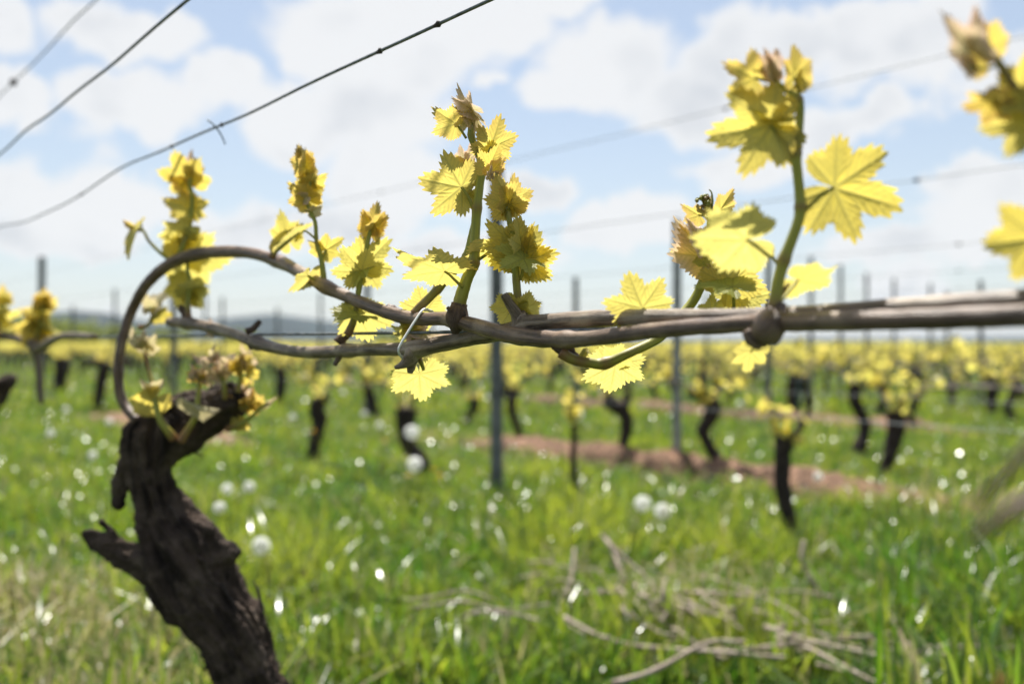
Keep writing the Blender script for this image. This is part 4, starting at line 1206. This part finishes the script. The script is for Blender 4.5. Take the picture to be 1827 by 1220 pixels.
traced('grapevine', [(1024, 920, 6.5), (1024, 880, 6), (1023, 820, 5.5), (1024, 772, 5.5), (1020, 740, 5)],
       'thin straight young vine with leaves half way up beside the tall grey post', 45, cane_len=(0, 0), heads=5)
traced('grapevine', [(556, 834, 9), (560, 795, 11), (570, 755, 13), (566, 725, 14), (572, 712, 11)],
       'dark knobbly vine trunk standing between the old vine and the dandelion clocks', 46, ext=[[(570, 718, 9), (582, 710, 7), (590, 712, 4)]], cane_len=(.4, .5), shoots=5, heads=2)
traced('grapevine', [(762, 856, 11), (750, 820, 12), (732, 798, 13), (725, 770, 15), (724, 742, 18), (726, 728, 18)],
       'thick dark vine trunk with two dandelion clocks in front of it', 47, cane_len=(.4, .4), shoots=4, heads=4)
traced('grapevine', [(933, 796, 6), (924, 765, 7), (914, 738, 7.5), (914, 712, 9), (918, 692, 12)],
       'curved vine trunk just behind the tall grey post', 48, cane_len=(.4, .4), shoots=5)
traced('grapevine', [(828, 762, 5), (838, 742, 7), (846, 726, 8), (846, 710, 8)],
       'short slanting vine trunk in front of the tall grey post', 49, cane_len=(.4, .4), shoots=5)
traced('grapevine', [(673, 748, 7), (664, 720, 9), (657, 695, 10), (654, 676, 10)],
       'leaning dark vine trunk against the slim grey post below the small shoot', 50, cane_len=(.5, .5), shoots=6)
traced('grapevine', [(173, 734, 8), (176, 705, 9), (183, 670, 10), (188, 648, 10)],
       'T-headed dark vine trunk seen just outside the arch of the cane', 51, ext=[[(186, 652, 9), (205, 645, 9), (235, 646, 7)], [(184, 652, 8), (165, 646, 7), (150, 652, 5)]], cane_len=(.5, .5), shoots=7)
traced('grapevine', [(108, 700, 10), (107, 678, 11), (110, 655, 11), (108, 638, 10)],
       'stout vine trunk between the leafy vine and the T-headed one', 52, cane_len=(.5, .5), shoots=6)
traced('grapevine', [(498, 722, 8), (500, 700, 9), (502, 672, 9), (500, 655, 9)],
       'upright vine trunk under a thick yellow band of leaves beyond the pink buds', 53, cane_len=(.6, .6), shoots=10)
traced('grapevine', [(1416, 748, 7), (1413, 715, 7.5), (1412, 690, 8), (1416, 668, 8)],
       'narrow vine trunk tied to a short green stake', 54, cane_len=(.5, .5), shoots=7)
traced('grapevine', [(1770, 740, 8), (1768, 715, 9), (1772, 690, 10), (1776, 676, 9)],
       'dark vine trunk at the end of a leafy horizontal cane beyond the leaning spurs', 55, cane_len=(.3, .6), shoots=8)
# stake
s_ = F * CAMZ / (744 - HY)
b = P(1422, 744, s_)
V, Fc, UV = tube_raw(np.array([b + (0, 0, -.1), b + (0, 0, .3), b + (0, 0, .60), b + (0, 0, .625)]), np.array([.03, .03, .03, .02]), 6)
st_ = mesh_obj('vine_stake', V, Fc, M_STAKE, None, b, UV, smooth=False); st_.location = b
tag(st_, 'short dark green stake beside a narrow vine trunk', 'stake')

# leafy vine further along the near row, at the left edge
sv = row_s(-72, X1)
bL = on_row(X1, sv)
tl = [bL + (0, 0, -.05), bL + (.02, 0, .15), bL + (-.03, 0, .32), bL + (.0, 0, .46), bL + (.035, 0, .575), bL + (.05, 0, .605)]
vL = empty('grapevine', bL)
tag(vL, 'leafy vine beyond the old one, its cane running along the wire', 'grapevine')
cc = spline(np.column_stack([np.array(tl), [.045, .04, .036, .034, .036, .03]]), 8)
V, Fc, UV = tube_raw(cc[:, :3], cc[:, 3], 18, rough=.3, rscale=20, seed=2.0)
mesh_obj('trunk', V, Fc, M_TRUNK, vL, bL, UV)
dLv = 1.70
V, Fc, UV = ptube([(-75, 800, sv, 30), (-40, 735, sv, 28), (-8, 700, sv, 22), (16, 680, sv, 15), (26, 670, sv, 7)], 14, 6, rough=.3, rscale=30)
mesh_obj('arm', V, Fc, M_TRUNK, vL, bL, UV)
V, Fc, UV = ptube([(-30, 690, sv, 12), (-50, 640, dLv + .1, 9), (-20, 602, dLv + .02, 8), (20, 601, dLv, 8), (55, 612, dLv - .05, 9), (68, 622, dLv - .06, 9), (110, 600, dLv - .2, 6), (170, 600, dLv - .36, 5)], 12, 7, rough=.12, rscale=60)
mesh_obj('cane', V, Fc, M_CANE_GREY, vL, bL, UV)
V, Fc, UV = ptube([(60, 612, dLv - .05, 10), (66, 632, dLv - .05, 8), (70, 660, dLv - .05, 7), (72, 700, dLv - .05, 6), (74, 720, dLv - .05, 4)], 10, 6, rough=.2, rscale=40)
mesh_obj('hanging_cane', V, Fc, M_CANE_GREY, vL, bL, UV)
sL = Shoot(vL, bL, [(62, 615, dLv - .05, 5), (68, 590, dLv - .05, 4), (74, 560, dLv - .05, 3.4), (80, 535, dLv - .05, 3)], brown=[(0, 1, .8)])
sL.leaf((80, 538), (98, 526), 30, 20, 1, 30, .2, .3, .4, .6, lo=True).leaf((80, 540), (84, 514), 30, 10, 1, 35, .2, .2, .6, .5, lo=True).leaf((78, 545), (98, 548), 34, 30, -1, 15, .2, .3, .1, .7, lo=True).leaf((74, 556), (52, 556), 34, 20, 1, 20, .2, .3, .4, .6, lo=True)
sL.leaf((68, 590), (34, 588), 44, 20, 1, 16, .2, .3, .2, .8, lo=True).leaf((70, 585), (60, 612), 40, 10, 1, 14, .2, .3, .1, .7, lo=True).leaf((72, 572), (104, 608), 56, 66, 1, 20, .2, .3, .1, .3, lo=True).leaf((66, 588), (84, 568), 30, 30, 1, 20, .2, .3, .2, .3, lo=True)
sL2 = Shoot(vL, bL, [(-5, 604, dLv, 5), (-2, 570, dLv, 4), (6, 545, dLv, 3), (10, 528, dLv, 2.6)], brown=[(0, 1, .8)])
sL2.leaf((10, 530), (12, 512), 26, 10, 1, 35, .2, .2, .5, .6, lo=True).leaf((2, 560), (30, 566), 44, 60, -1, 15, .2, .3, .1, .6, lo=True).leaf((-4, 575), (10, 592), 34, 20, 1, 15, .2, .3, .1, .4, lo=True).leaf((6, 545), (-14, 540), 30, 20, 1, 15, .2, .3, .1, .6, lo=True)

# templates for the vines of the farther rows: alike in kind, each copy stands on its own
temps = []
for v in range(7):
    rg = random.Random(200 + v)
    H = rg.uniform(.34, .46)
    x1, x2 = rg.uniform(-.07, .07), rg.uniform(-.07, .07)
    tp = [(0, 0, -.05), (0, 0, .02), (x1, rg.uniform(-.05, .05), H * .4), (x2, rg.uniform(-.05, .05), H * .75), (x2 * .3, 0, H)]
    o = row_vine('grapevine', tp, [.045, .04, .03, .034, .042], 'dark short trunked vine with a yellow green leafy cane in the rows behind', 'vines of the rows behind', 300 + v,
                 cane_len=(.55, .5), shoots=5, heads=3, head_leaf=6)
    temps.append(o)
spots = []
taken = [(px, F * CAMZ / (by - HY)) for px, by in ((1304, 852), (1094, 830), (1572, 856), (1418, 980), (1024, 920), (556, 834), (762, 856), (933, 796), (828, 762), (673, 748), (173, 734), (108, 700), (498, 722), (1416, 748), (1770, 740))]
for k, X0 in enumerate(ROWS):
    s = X0 * .72 + random.random() * .5
    while s < X0 * 4.6:
        px = VPX + X0 * F / s
        if not (k < 3 and (px > 200 or k < 2)) and all(abs(px - a) > 26 or abs(s - q) > 1.2 for a, q in taken):
            spots.append((s, X0, on_row(X0, s + random.uniform(-.1, .1), 0, random.uniform(-.05, .05))))
        elif k == 2 and random.random() < .65 and all(abs(px - a) > 40 for a, q in taken):
            spots.append((s, X0, on_row(X0, s + random.uniform(-.1, .1), 0, random.uniform(-.05, .05))))
        s += .82 * random.uniform(.85, 1.2)
spots.sort(key=lambda q: q[0])
spots, spots_far = spots[:270], spots[270:]
used = set()
for i, (s, X0, p) in enumerate(spots):
    q = random.randrange(len(temps))
    o = temps[q] if q not in used else copy_tree(temps[q])
    used.add(q)
    o['label'] = 'dark short trunked vine with yellow leaves in the %s row behind the near one' % ORD[ROWS.index(X0)]
    o.location = [float(c) for c in p]
    k = random.uniform(.85, 1.15)
    o.scale = (k, k, k * random.uniform(.9, 1.1))
    o.rotation_euler = (0, 0, random.choice((0, PI)) + random.uniform(-.1, .1))
# beyond that the rows read as one mass: trunks, canes and leaves in one object
mbL, mbT = MB(), MB()
rg = random.Random(77)
far = [(p, 1.0) for s, X0, p in spots_far]
X0 = ROWS[-1] + 1.6
while X0 < 120:
    s = X0 * .72
    while s < min(X0 * 4.6, 260):
        far.append((on_row(X0, s, 0, rg.uniform(-.1, .1)), 1.0 if X0 < 45 else 1.8))
        s += .9 if X0 < 45 else 3.0
    X0 += 1.6 if X0 < 45 else 5.0
LV, LF, LA = [], [], []
for p, k in far:
    nleaf = 8 if p[1] < 60 else 7
    big = (1.0 if p[1] < 40 else 1.7) * k
    for i in range(nleaf):
        c = p + np.array((rg.gauss(0, .30 * k), rg.gauss(0, .38 * k), rg.uniform(.36, .62)))
        a = Vector((rg.gauss(0, 1), rg.gauss(0, 1), rg.gauss(0, 1))).normalized(); b2 = a.orthogonal().normalized() * .055 * big
        c3 = a.cross(b2)
        LV += [c + np.array(b2), c + np.array(c3) * .8, c - np.array(b2), c - np.array(c3) * .8]
        LA += [rg.random()] * 4
    if p[1] < 70:
        V, Fc, UV = tube_raw(np.array([p, p + (rg.uniform(-.05, .05), 0, .2), p + (0, 0, .42)]), np.array([.04, .03, .04]), 5)
        mbT.add(V, Fc, UV)
nq = len(LV) // 4
o = mesh_obj('distant_vines', np.array(LV), np.arange(nq * 4).reshape(-1, 4), M_FARLEAF, None, (0, 0, 0), None,
             {'tint': np.full(nq * 4, .12), 'hue': np.array(LA), 'vein': np.zeros(nq * 4), 'edge': np.ones(nq * 4)}, smooth=False)
tag(o, 'far vineyard rows merging into a yellow green band', 'vines', kind='stuff')
o = mbT.build('distant_vine_trunks', M_FARTRUNK)
tag(o, 'dark trunks of the far vineyard rows seen as one mass', 'vine trunks', kind='stuff')

# ------------------------------------------------------------------ a few trees at the far left edge of the vineyard
def tree(px, s, h, w, seed, label):
    rg = random.Random(seed)
    b = np.array(((px - CX) / F * s, s, 0.0))
    root = empty('tree', b)
    V, Fc, UV = tube_raw(spline([b + (0, 0, -.3), b + (.1, 0, h * .25), b + (-.1, .1, h * .55), b + (0, 0, h * .8)], 4), np.linspace(h * .04, h * .008, 13), 8, rough=.2, rscale=.6)
    mesh_obj('trunk', V, Fc, M_FARTRUNK, root, b, UV)
    lob = [(rg.gauss(0, .26) * w, rg.gauss(0, .26) * w, h * rg.uniform(.35, .85), rg.uniform(.16, .3) * w) for _ in range(14)]
    V, A = [], []
    for _ in range(1100):
        lx, ly, lz, lr = rg.choice(lob)
        d = Vector((rg.gauss(0, 1), rg.gauss(0, 1), rg.gauss(0, 1))).normalized() * lr * rg.uniform(.6, 1.08)
        c = b + np.array((lx + d.x, ly + d.y, lz + d.z))
        a = Vector((rg.gauss(0, 1), rg.gauss(0, 1), rg.gauss(0, 1))).normalized()
        u = a.orthogonal().normalized() * w * rg.uniform(.03, .06); v = a.cross(u)
        V += [c + np.array(u), c + np.array(v) * .7, c - np.array(u), c - np.array(v) * .7]
        A += [rg.random()] * 4
    n = len(V)
    mesh_obj('crown', np.array(V), np.arange(n).reshape(-1, 4), M_TREELEAF, root, b, None, {'tint': np.zeros(n), 'hue': np.array(A), 'vein': np.zeros(n), 'edge': np.ones(n)}, smooth=False)
    return tag(root, label, 'tree', 'trees at the far edge of the vineyard')


for i, (px, s, h, w) in enumerate([(-40, 150, 4.2, 7), (30, 165, 4.6, 8), (95, 170, 4.0, 7), (150, 190, 3.6, 8), (220, 210, 3.2, 8), (300, 240, 2.6, 8), (430, 250, 2.6, 7), (-120, 140, 4.6, 8), (1000, 300, 2.2, 9), (1085, 320, 2.4, 9), (700, 280, 2.2, 9)]):
    tree(px, s, h, w, 500 + i, 'low round green tree at the far edge of the vineyard')

# ------------------------------------------------------------------ soil ridge under the third row
def soil_strip(X0, s0, s1, hw, hh, label, seed):
    n, m = int((s1 - s0) / .025), 21
    V = []
    for i in range(n):
        s = s0 + (s1 - s0) * i / (n - 1)
        endf = min(1.0, min(i, n - 1 - i) / 20.0)
        for j in range(m):
            q = j / (m - 1) * 2 - 1
            lump = noise.noise(Vector((s * 2.2, seed, q))) * .45 + noise.noise(Vector((s * 7, seed, q * 3))) * .3 + noise.noise(Vector((s * 19, seed, q * 8))) * .30 + noise.noise(Vector((s * 45, seed, q * 16))) * .22
            wv = hw * (1 + .5 * noise.noise(Vector((s * 1.2, seed, 7))))
            z = (hh * (1 - abs(q) ** 2.4) * (1 + 1.3 * lump) + .004) * endf - (.03 if abs(q) > .99 else 0)
            V.append(on_row(X0, s, z, q * wv * 1.25))
    Fc = [(i * m + j, i * m + j + 1, (i + 1) * m + j + 1, (i + 1) * m + j) for i in range(n - 1) for j in range(m - 1)]
    o = mesh_obj('soil_ridge', V, Fc, M_SOIL)
    return tag(o, label, 'soil', kind='structure')


soil_strip(4.90, 3.9, 6.9, .14, .085, 'reddish brown ridge of bare soil under the vines', 1.0)
soil_strip(9.1, 7.4, 12.0, .16, .07, 'farther brown soil ridge between the vine rows', 2.0)
soil_strip(3.2, 6.7, 9.5, .20, .05, 'flat brown patch of soil beyond the old vine', 4.0)

# ------------------------------------------------------------------ grass
def soil_at(x, y):
    lat = x + ROWK * y
    a = (np.abs(lat - 4.84) < .22 + .12 * np.sin(y * 9)) & (y > 3.85) & (y < 6.9)
    b = (np.abs(lat - 9.1) < .32) & (y > 7.4) & (y < 12)
    c = (np.abs(lat - 3.2) < .24) & (y > 6.7) & (y < 9.5)
    return a | b | c


def grass_field(name, n, s0, s1, hmin, hmax, width, label, px0=-350, px1=2200, dry=0.06, seed=1, clump=True, pw=1.0):
    rg = np.random.default_rng(seed)
    u = rg.random(n * 2)
    s = s0 * (s1 / s0) ** (u ** pw)
    px = rg.uniform(px0, px1, n * 2)
    x, y = (px - CX) / F * s, s
    # clumps: pull blades together and vary the height over the meadow
    cl = np.array([noise.noise(Vector((a * 2.1, b * 2.1, 3.0))) for a, b in zip(x, y)])
    cl2 = np.array([noise.noise(Vector((a * 7, b * 7, 8.0))) for a, b in zip(x, y)])
    keep = (rg.random(n * 2) < .62 + .55 * cl + .45 * cl2) & (~soil_at(x, y) | (rg.random(n * 2) < .22))
    idx = np.nonzero(keep)[0][:n]
    x, y, cl, cl2 = x[idx], y[idx], cl[idx], cl2[idx]
    n = len(x)
    h = rg.uniform(hmin, hmax, n) * (1 + .55 * cl + .3 * cl2) * rg.uniform(.6, 1.15, n)
    az = rg.uniform(0, 2 * PI, n)
    bend = np.abs(rg.normal(.45, .5, n))
    dx, dy = np.cos(az), np.sin(az)
    faz = az + PI / 2 + rg.normal(0, .7, n)
    wx, wy = np.cos(faz), np.sin(faz)
    w = width * rg.uniform(.6, 1.5, n)
    lv = [(0, 1.0), (.42, .95), (.78, .62)]
    V = np.zeros((n, 7, 3))
    for k, (q, ww) in enumerate(lv + [(1.0, 0.0)]):
        ox = x + dx * bend * h * q ** 2
        oy = y + dy * bend * h * q ** 2
        oz = h * q * (1 - .25 * np.minimum(bend, 1.4) * q) - .003
        if ww > 0:
            V[:, 2 * k] = np.column_stack([ox - wx * w * ww / 2, oy - wy * w * ww / 2, oz])
            V[:, 2 * k + 1] = np.column_stack([ox + wx * w * ww / 2, oy + wy * w * ww / 2, oz])
        else:
            V[:, 6] = np.column_stack([ox, oy, oz])
    b0 = np.arange(n) * 7
    tri = np.vstack([np.column_stack([b0, b0 + 1, b0 + 3]), np.column_stack([b0, b0 + 3, b0 + 2]), np.column_stack([b0 + 2, b0 + 3, b0 + 5]),
                     np.column_stack([b0 + 2, b0 + 5, b0 + 4]), np.column_stack([b0 + 4, b0 + 5, b0 + 6])])
    lat = x + ROWK * y
    dryp = dry + .35 * ((lat < .95) & (lat > .3) & (y < 2.6)) + .10 * (cl2 < -.25) + .45 * ((np.abs(lat - 4.82) < .42) & (y < 7.2))
    tint = np.where(rg.random(n) < dryp, rg.uniform(.6, 1, n), rg.uniform(0, .10, n))
    hue = np.clip(rg.normal((.38 if px0 < 1000 else .05) + .9 * cl + .3 * cl2, .28, n), 0, 1)  # right-hand tussocks get a darker green that paints in the shade there
    o = mesh_obj(name, V.reshape(-1, 3), tri, M_GRASS, None, (0, 0, 0), None,
                 {'tint': np.repeat(tint, 7), 'hue': np.repeat(hue, 7), 'edge': np.ones(n * 7), 'vein': np.zeros(n * 7)})
    return tag(o, label, 'grass', kind='stuff')


grass_field('grass', 46000, 1.45, 4.0, .05, .19, .0070, 'tall fresh green grass below the canes', seed=1, dry=.05)
grass_field('grass', 60000, 3.8, 10.0, .03, .11, .0090, 'green grass between the nearer vine rows', seed=2)
grass_field('grass', 42000, 9.5, 60.0, .05, .13, .022, 'short far grass among the vine rows', seed=3, px0=-150, px1=2000)
grass_field('grass', 3200, 1.45, 2.9, .14, .28, .0085, 'taller grass tussocks at the right of the meadow, coloured darker for shade', seed=4, px0=1560, px1=2150, dry=.05)


def herbs(n, s0, s1, size, seed):
    """broad leaved weeds: rosettes of little oval leaves"""
    rg = np.random.default_rng(seed)
    V, A, T = [], [], []
    for _ in range(n):
        s = s0 * (s1 / s0) ** rg.random()
        px = rg.uniform(-200, 2050)
        c = np.array(((px - CX) / F * s, s, 0))
        if soil_at(c[0], c[1]):
            continue
        h = rg.random()
        for k in range(rg.integers(4, 9)):
            a = rg.uniform(0, 2 * PI); L = size * rg.uniform(.6, 1.3); e = rg.uniform(-.1, 1.1)
            d = np.array((math.cos(a) * math.cos(e), math.sin(a) * math.cos(e), math.sin(e)))
            wv = np.array((-math.sin(a), math.cos(a), 0)) * L * .28
            b = c + np.array((0, 0, rg.uniform(0, .06)))
            V += [b, b + d * L * .5 + wv, b + d * L + (0, 0, -.2 * L), b + d * L * .5 - wv]
            A += [h] * 4; T += [rg.uniform(0, .08)] * 4
    n4 = len(V)
    o = mesh_obj('meadow_herbs', np.array(V), np.arange(n4).reshape(-1, 4), M_HERB, None, (0, 0, 0), None, {'tint': np.array(T), 'hue': np.array(A), 'edge': np.ones(n4), 'vein': np.zeros(n4)})
    return tag(o, 'broad leaved meadow weeds growing through the grass', 'weeds', kind='stuff')


herbs(5200, 1.5, 9.0, .036, 5)

# ------------------------------------------------------------------ dandelions
def dandelion(px, py, s, r, label, group, seed, flower=False):
    c = P(px, py, s)
    b = np.array((c[0], c[1] + .01, 0.0))
    rg = random.Random(seed)
    root = empty('dandelion', b)
    bend = rg.uniform(-.04, .04)
    V, Fc, UV = tube_raw(spline([b + (bend * .2, 0, -.01), b + (bend, 0, c[2] * .5), c + (0, 0, -r * .1)], 5), np.full(11, .0022), 6)
    mesh_obj('stem', V, Fc, M_STEM, root, b, UV, {'brown': np.full(len(V), .2)})
    mb = MB()
    if not flower:
        core, cf, cu = tube_raw(np.array([c + (0, 0, -.006), c + (0, 0, -.002), c + (0, 0, .004), c + (0, 0, .006)]), np.array([.002, .006, .006, .002]), 8)
        mesh_obj('seed_core', core, cf, M_KNOT, root, b, cu)
        for i in range(150):
            d = Vector((rg.gauss(0, 1), rg.gauss(0, 1), rg.gauss(0, 1))).normalized()
            e = np.array(d) * r * .72
            u = np.array(d.orthogonal().normalized()); v = np.cross(np.array(d), u)
            V, Fc = [c + e * .2 + u * .0002, c + e * .2 - u * .0002, c + e], [(0, 1, 2)]
            for k in range(7):
                a = k * 2 * PI / 7
                o1 = (u * math.cos(a) + v * math.sin(a)); o2 = (u * math.cos(a + .30) + v * math.sin(a + .30))
                n0 = len(V)
                V += [c + e, c + e * 1.36 + o1 * r * .26, c + e * 1.36 + o2 * r * .26]
                Fc.append((n0, n0 + 1, n0 + 2))
            mb.add(np.array(V), Fc)
        mb.build('seed_head', M_PUFF, root, b)
    else:
        for i in range(60):
            a = rg.uniform(0, 2 * PI); e = rg.uniform(.15, 1.4)
            d = np.array((math.cos(a) * math.cos(e), math.sin(a) * math.cos(e), math.sin(e) * .6))
            wv = np.array((-math.sin(a), math.cos(a), 0)) * r * .10
            mb.add(np.array([c, c + d * r * .6 + wv, c + d * r, c + d * r * .6 - wv]), [(0, 1, 2, 3)])
        mb.build('flower_head', M_YELLOW, root, b)
    return tag(root, label, 'dandelion', group)


dandelion(735, 771, 4.2, .030, 'dandelion clock in front of the thick dark vine trunk, the upper of two', None, 1)
dandelion(740, 828, 4.0, .030, 'dandelion clock in front of the thick dark vine trunk, the lower of two', None, 2)
dandelion(1147, 898, 3.2, .026, 'dandelion clock in the open grass, the left of a pair', None, 3)
dandelion(1182, 912, 3.1, .025, 'dandelion clock in the open grass, the right of a pair', None, 4)
dandelion(466, 974, 2.6, .024, 'dandelion clock just right of the old trunk', None, 5)
dandelion(1030, 738, 4.9, .030, 'dandelion clock beside the thin young vine', None, 6)
for i, (px, py, s) in enumerate([(90, 773, 4.6), (195, 752, 5.2), (118, 730, 6.0), (650, 738, 5.8), (678, 758, 5.4), (522, 744, 5.6), (1320, 720, 6.2), (392, 905, 3.0), (405, 872, 3.2), (445, 868, 3.3), (165, 812, 4.2), (612, 700, 7), (1460, 850, 3.9)]):
    dandelion(px, py, s, .017, 'small blurred dandelion clock scattered in the grass', 'scattered dandelion clocks', 20 + i)
for i, (px, py, s) in enumerate([(730, 850, 4.0), (688, 788, 5.0), (785, 850, 4.2), (775, 838, 4.6), (560, 770, 5.2)]):
    dandelion(px, py, s, .020, 'yellow dandelion flower in the grass near the thick vine trunk', 'yellow dandelion flowers', 50 + i, flower=True)

# ------------------------------------------------------------------ pruned canes lying in the grass
rg = random.Random(5)
def pruned(px, py, ln, ang, tilt, r, z, seed, label='dry pale brown pruned cane lying tangled in the grass'):
    """px, py: pixel of the middle on the ground; ang: direction on the ground"""
    s = F * (CAMZ - z) / (py - HY)
    c = np.array(((px - CX) / F * s, s, z))
    d = np.array((math.cos(ang) * math.cos(tilt), math.sin(ang) * math.cos(tilt), math.sin(tilt)))
    q = random.Random(seed)
    pts = [c - d * ln / 2, c - d * ln * .2 + np.array((q.uniform(-.02, .02), q.uniform(-.02, .02), q.uniform(-.008, .02))), c + d * ln * .2 + np.array((q.uniform(-.02, .02), q.uniform(-.02, .02), q.uniform(-.008, .02))), c + d * ln / 2]
    pts[0][2] = max(pts[0][2], .012); pts[3][2] = max(pts[3][2], .012)
    cc = spline(pts, 6)
    V, Fc, UV = tube_raw(cc, np.linspace(r, r * .7, len(cc)) * (1 + .25 * np.exp(-((np.arange(len(cc)) % 6) / 1.2) ** 2)), 8, rough=.12, rscale=60, seed=seed)
    o = mesh_obj('pruned_cane', V, Fc, M_PRUNED, None, c, UV)
    o.location = [float(k) for k in c]
    return tag(o, label, 'cane', 'pruned canes in the grass')


k = 0
for i in range(80):
    t = rg.random()
    px = 1010 + 560 * t + rg.gauss(0, 60)
    py = 1035 + 150 * t + rg.gauss(0, 32)
    pruned(px, min(1230, max(965, py)), rg.uniform(.12, .42), rg.gauss(-1.15, .5), rg.uniform(-.05, .35), rg.uniform(.0028, .005), rg.uniform(.04, .13), 600 + i)
for px, py, ln, ang, tl_, r in ((1125, 1010, .22, 2.2, .5, .007), (1100, 1000, .20, 2.0, .6, .006), (1450, 1020, .16, 1.9, 1.1, .007), (1010, 1030, .18, 1.2, .7, .006), (860, 1080, .30, .1, .0, .0035), (800, 1070, .22, -.2, .05, .003), (1215, 1180, .30, .5, .1, .005), (1190, 1090, .14, 1.5, 1.0, .006), (890, 1105, .18, -.4, .1, .004)):
    pruned(px, py, ln, ang, tl_, r, .12, 700 + int(px), 'pruned cane sticking up steeply out of the grass' if tl_ > .4 else 'pruned cane lying flat beside the main tangle')

# dry straw: at the foot of the near row and under the heap of prunings
def straw(n, cpx, dpx, cs, ds, rise, seed, label):
    LV, A = [], []
    rgn = np.random.default_rng(seed)
    for _ in range(n):
        px, sd = rgn.normal(cpx, dpx), rgn.normal(cs, ds)
        c = np.array(((px - CX) / F * sd, sd, abs(rgn.normal(0, rise))))
        a = rgn.uniform(0, 2 * PI); e = rgn.normal(.1, .35); L = rgn.uniform(.03, .10)
        d = np.array((math.cos(a) * math.cos(e), math.sin(a) * math.cos(e), math.sin(e))) * L
        w = np.array((-math.sin(a), math.cos(a), .3)) * .0022
        LV += [c - w, c + w, c + d + w * .5, c + d - w * .5]
        A += [rgn.random()] * 4
    n4 = len(LV)
    o = mesh_obj('dry_straw', np.array(LV), np.arange(n4).reshape(-1, 4), M_GRASS, None, (0, 0, 0), None,
                 {'tint': np.clip(.7 + .3 * np.array(A), 0, 1), 'hue': np.array(A), 'edge': np.ones(n4), 'vein': np.zeros(n4)})
    return tag(o, label, 'straw', kind='stuff')


straw(2200, 50, 90, 2.3, .22, .05, 9, 'matted dry brown straw on the ground left of the old trunk')
straw(1500, 1230, 130, 2.55, .22, .05, 10, 'dry brown straw under the heap of pruned canes')

# ------------------------------------------------------------------ air
def haze_box():
    a, b, z0, z1 = -8800, 8800, -4.0, 190.0
    V = [(x, y, z) for x in (a, b) for y in (a, b) for z in (z0, z1)]
    Fc = [(0, 1, 3, 2), (4, 6, 7, 5), (0, 4, 5, 1), (2, 3, 7, 6), (0, 2, 6, 4), (1, 5, 7, 3)]
    m = bpy.data.materials.new('pale_air')
    m.use_nodes = True
    m.node_tree.nodes.clear()
    t = NT(m.node_tree)
    o = t.n('ShaderNodeOutputMaterial')
    v = t.n('ShaderNodeVolumePrincipled')
    v.inputs['Color'].default_value = (0.62, 0.78, 1.0, 1)
    v.inputs['Density'].default_value = 0.00003
    v.inputs['Anisotropy'].default_value = 0.3
    t.l(v.outputs[0], o.inputs['Volume'])
    ob = mesh_obj('haze', V, Fc, m, smooth=False)
    return tag(ob, 'thin pale haze in the air over the vineyard', 'haze', kind='stuff')


haze_box()
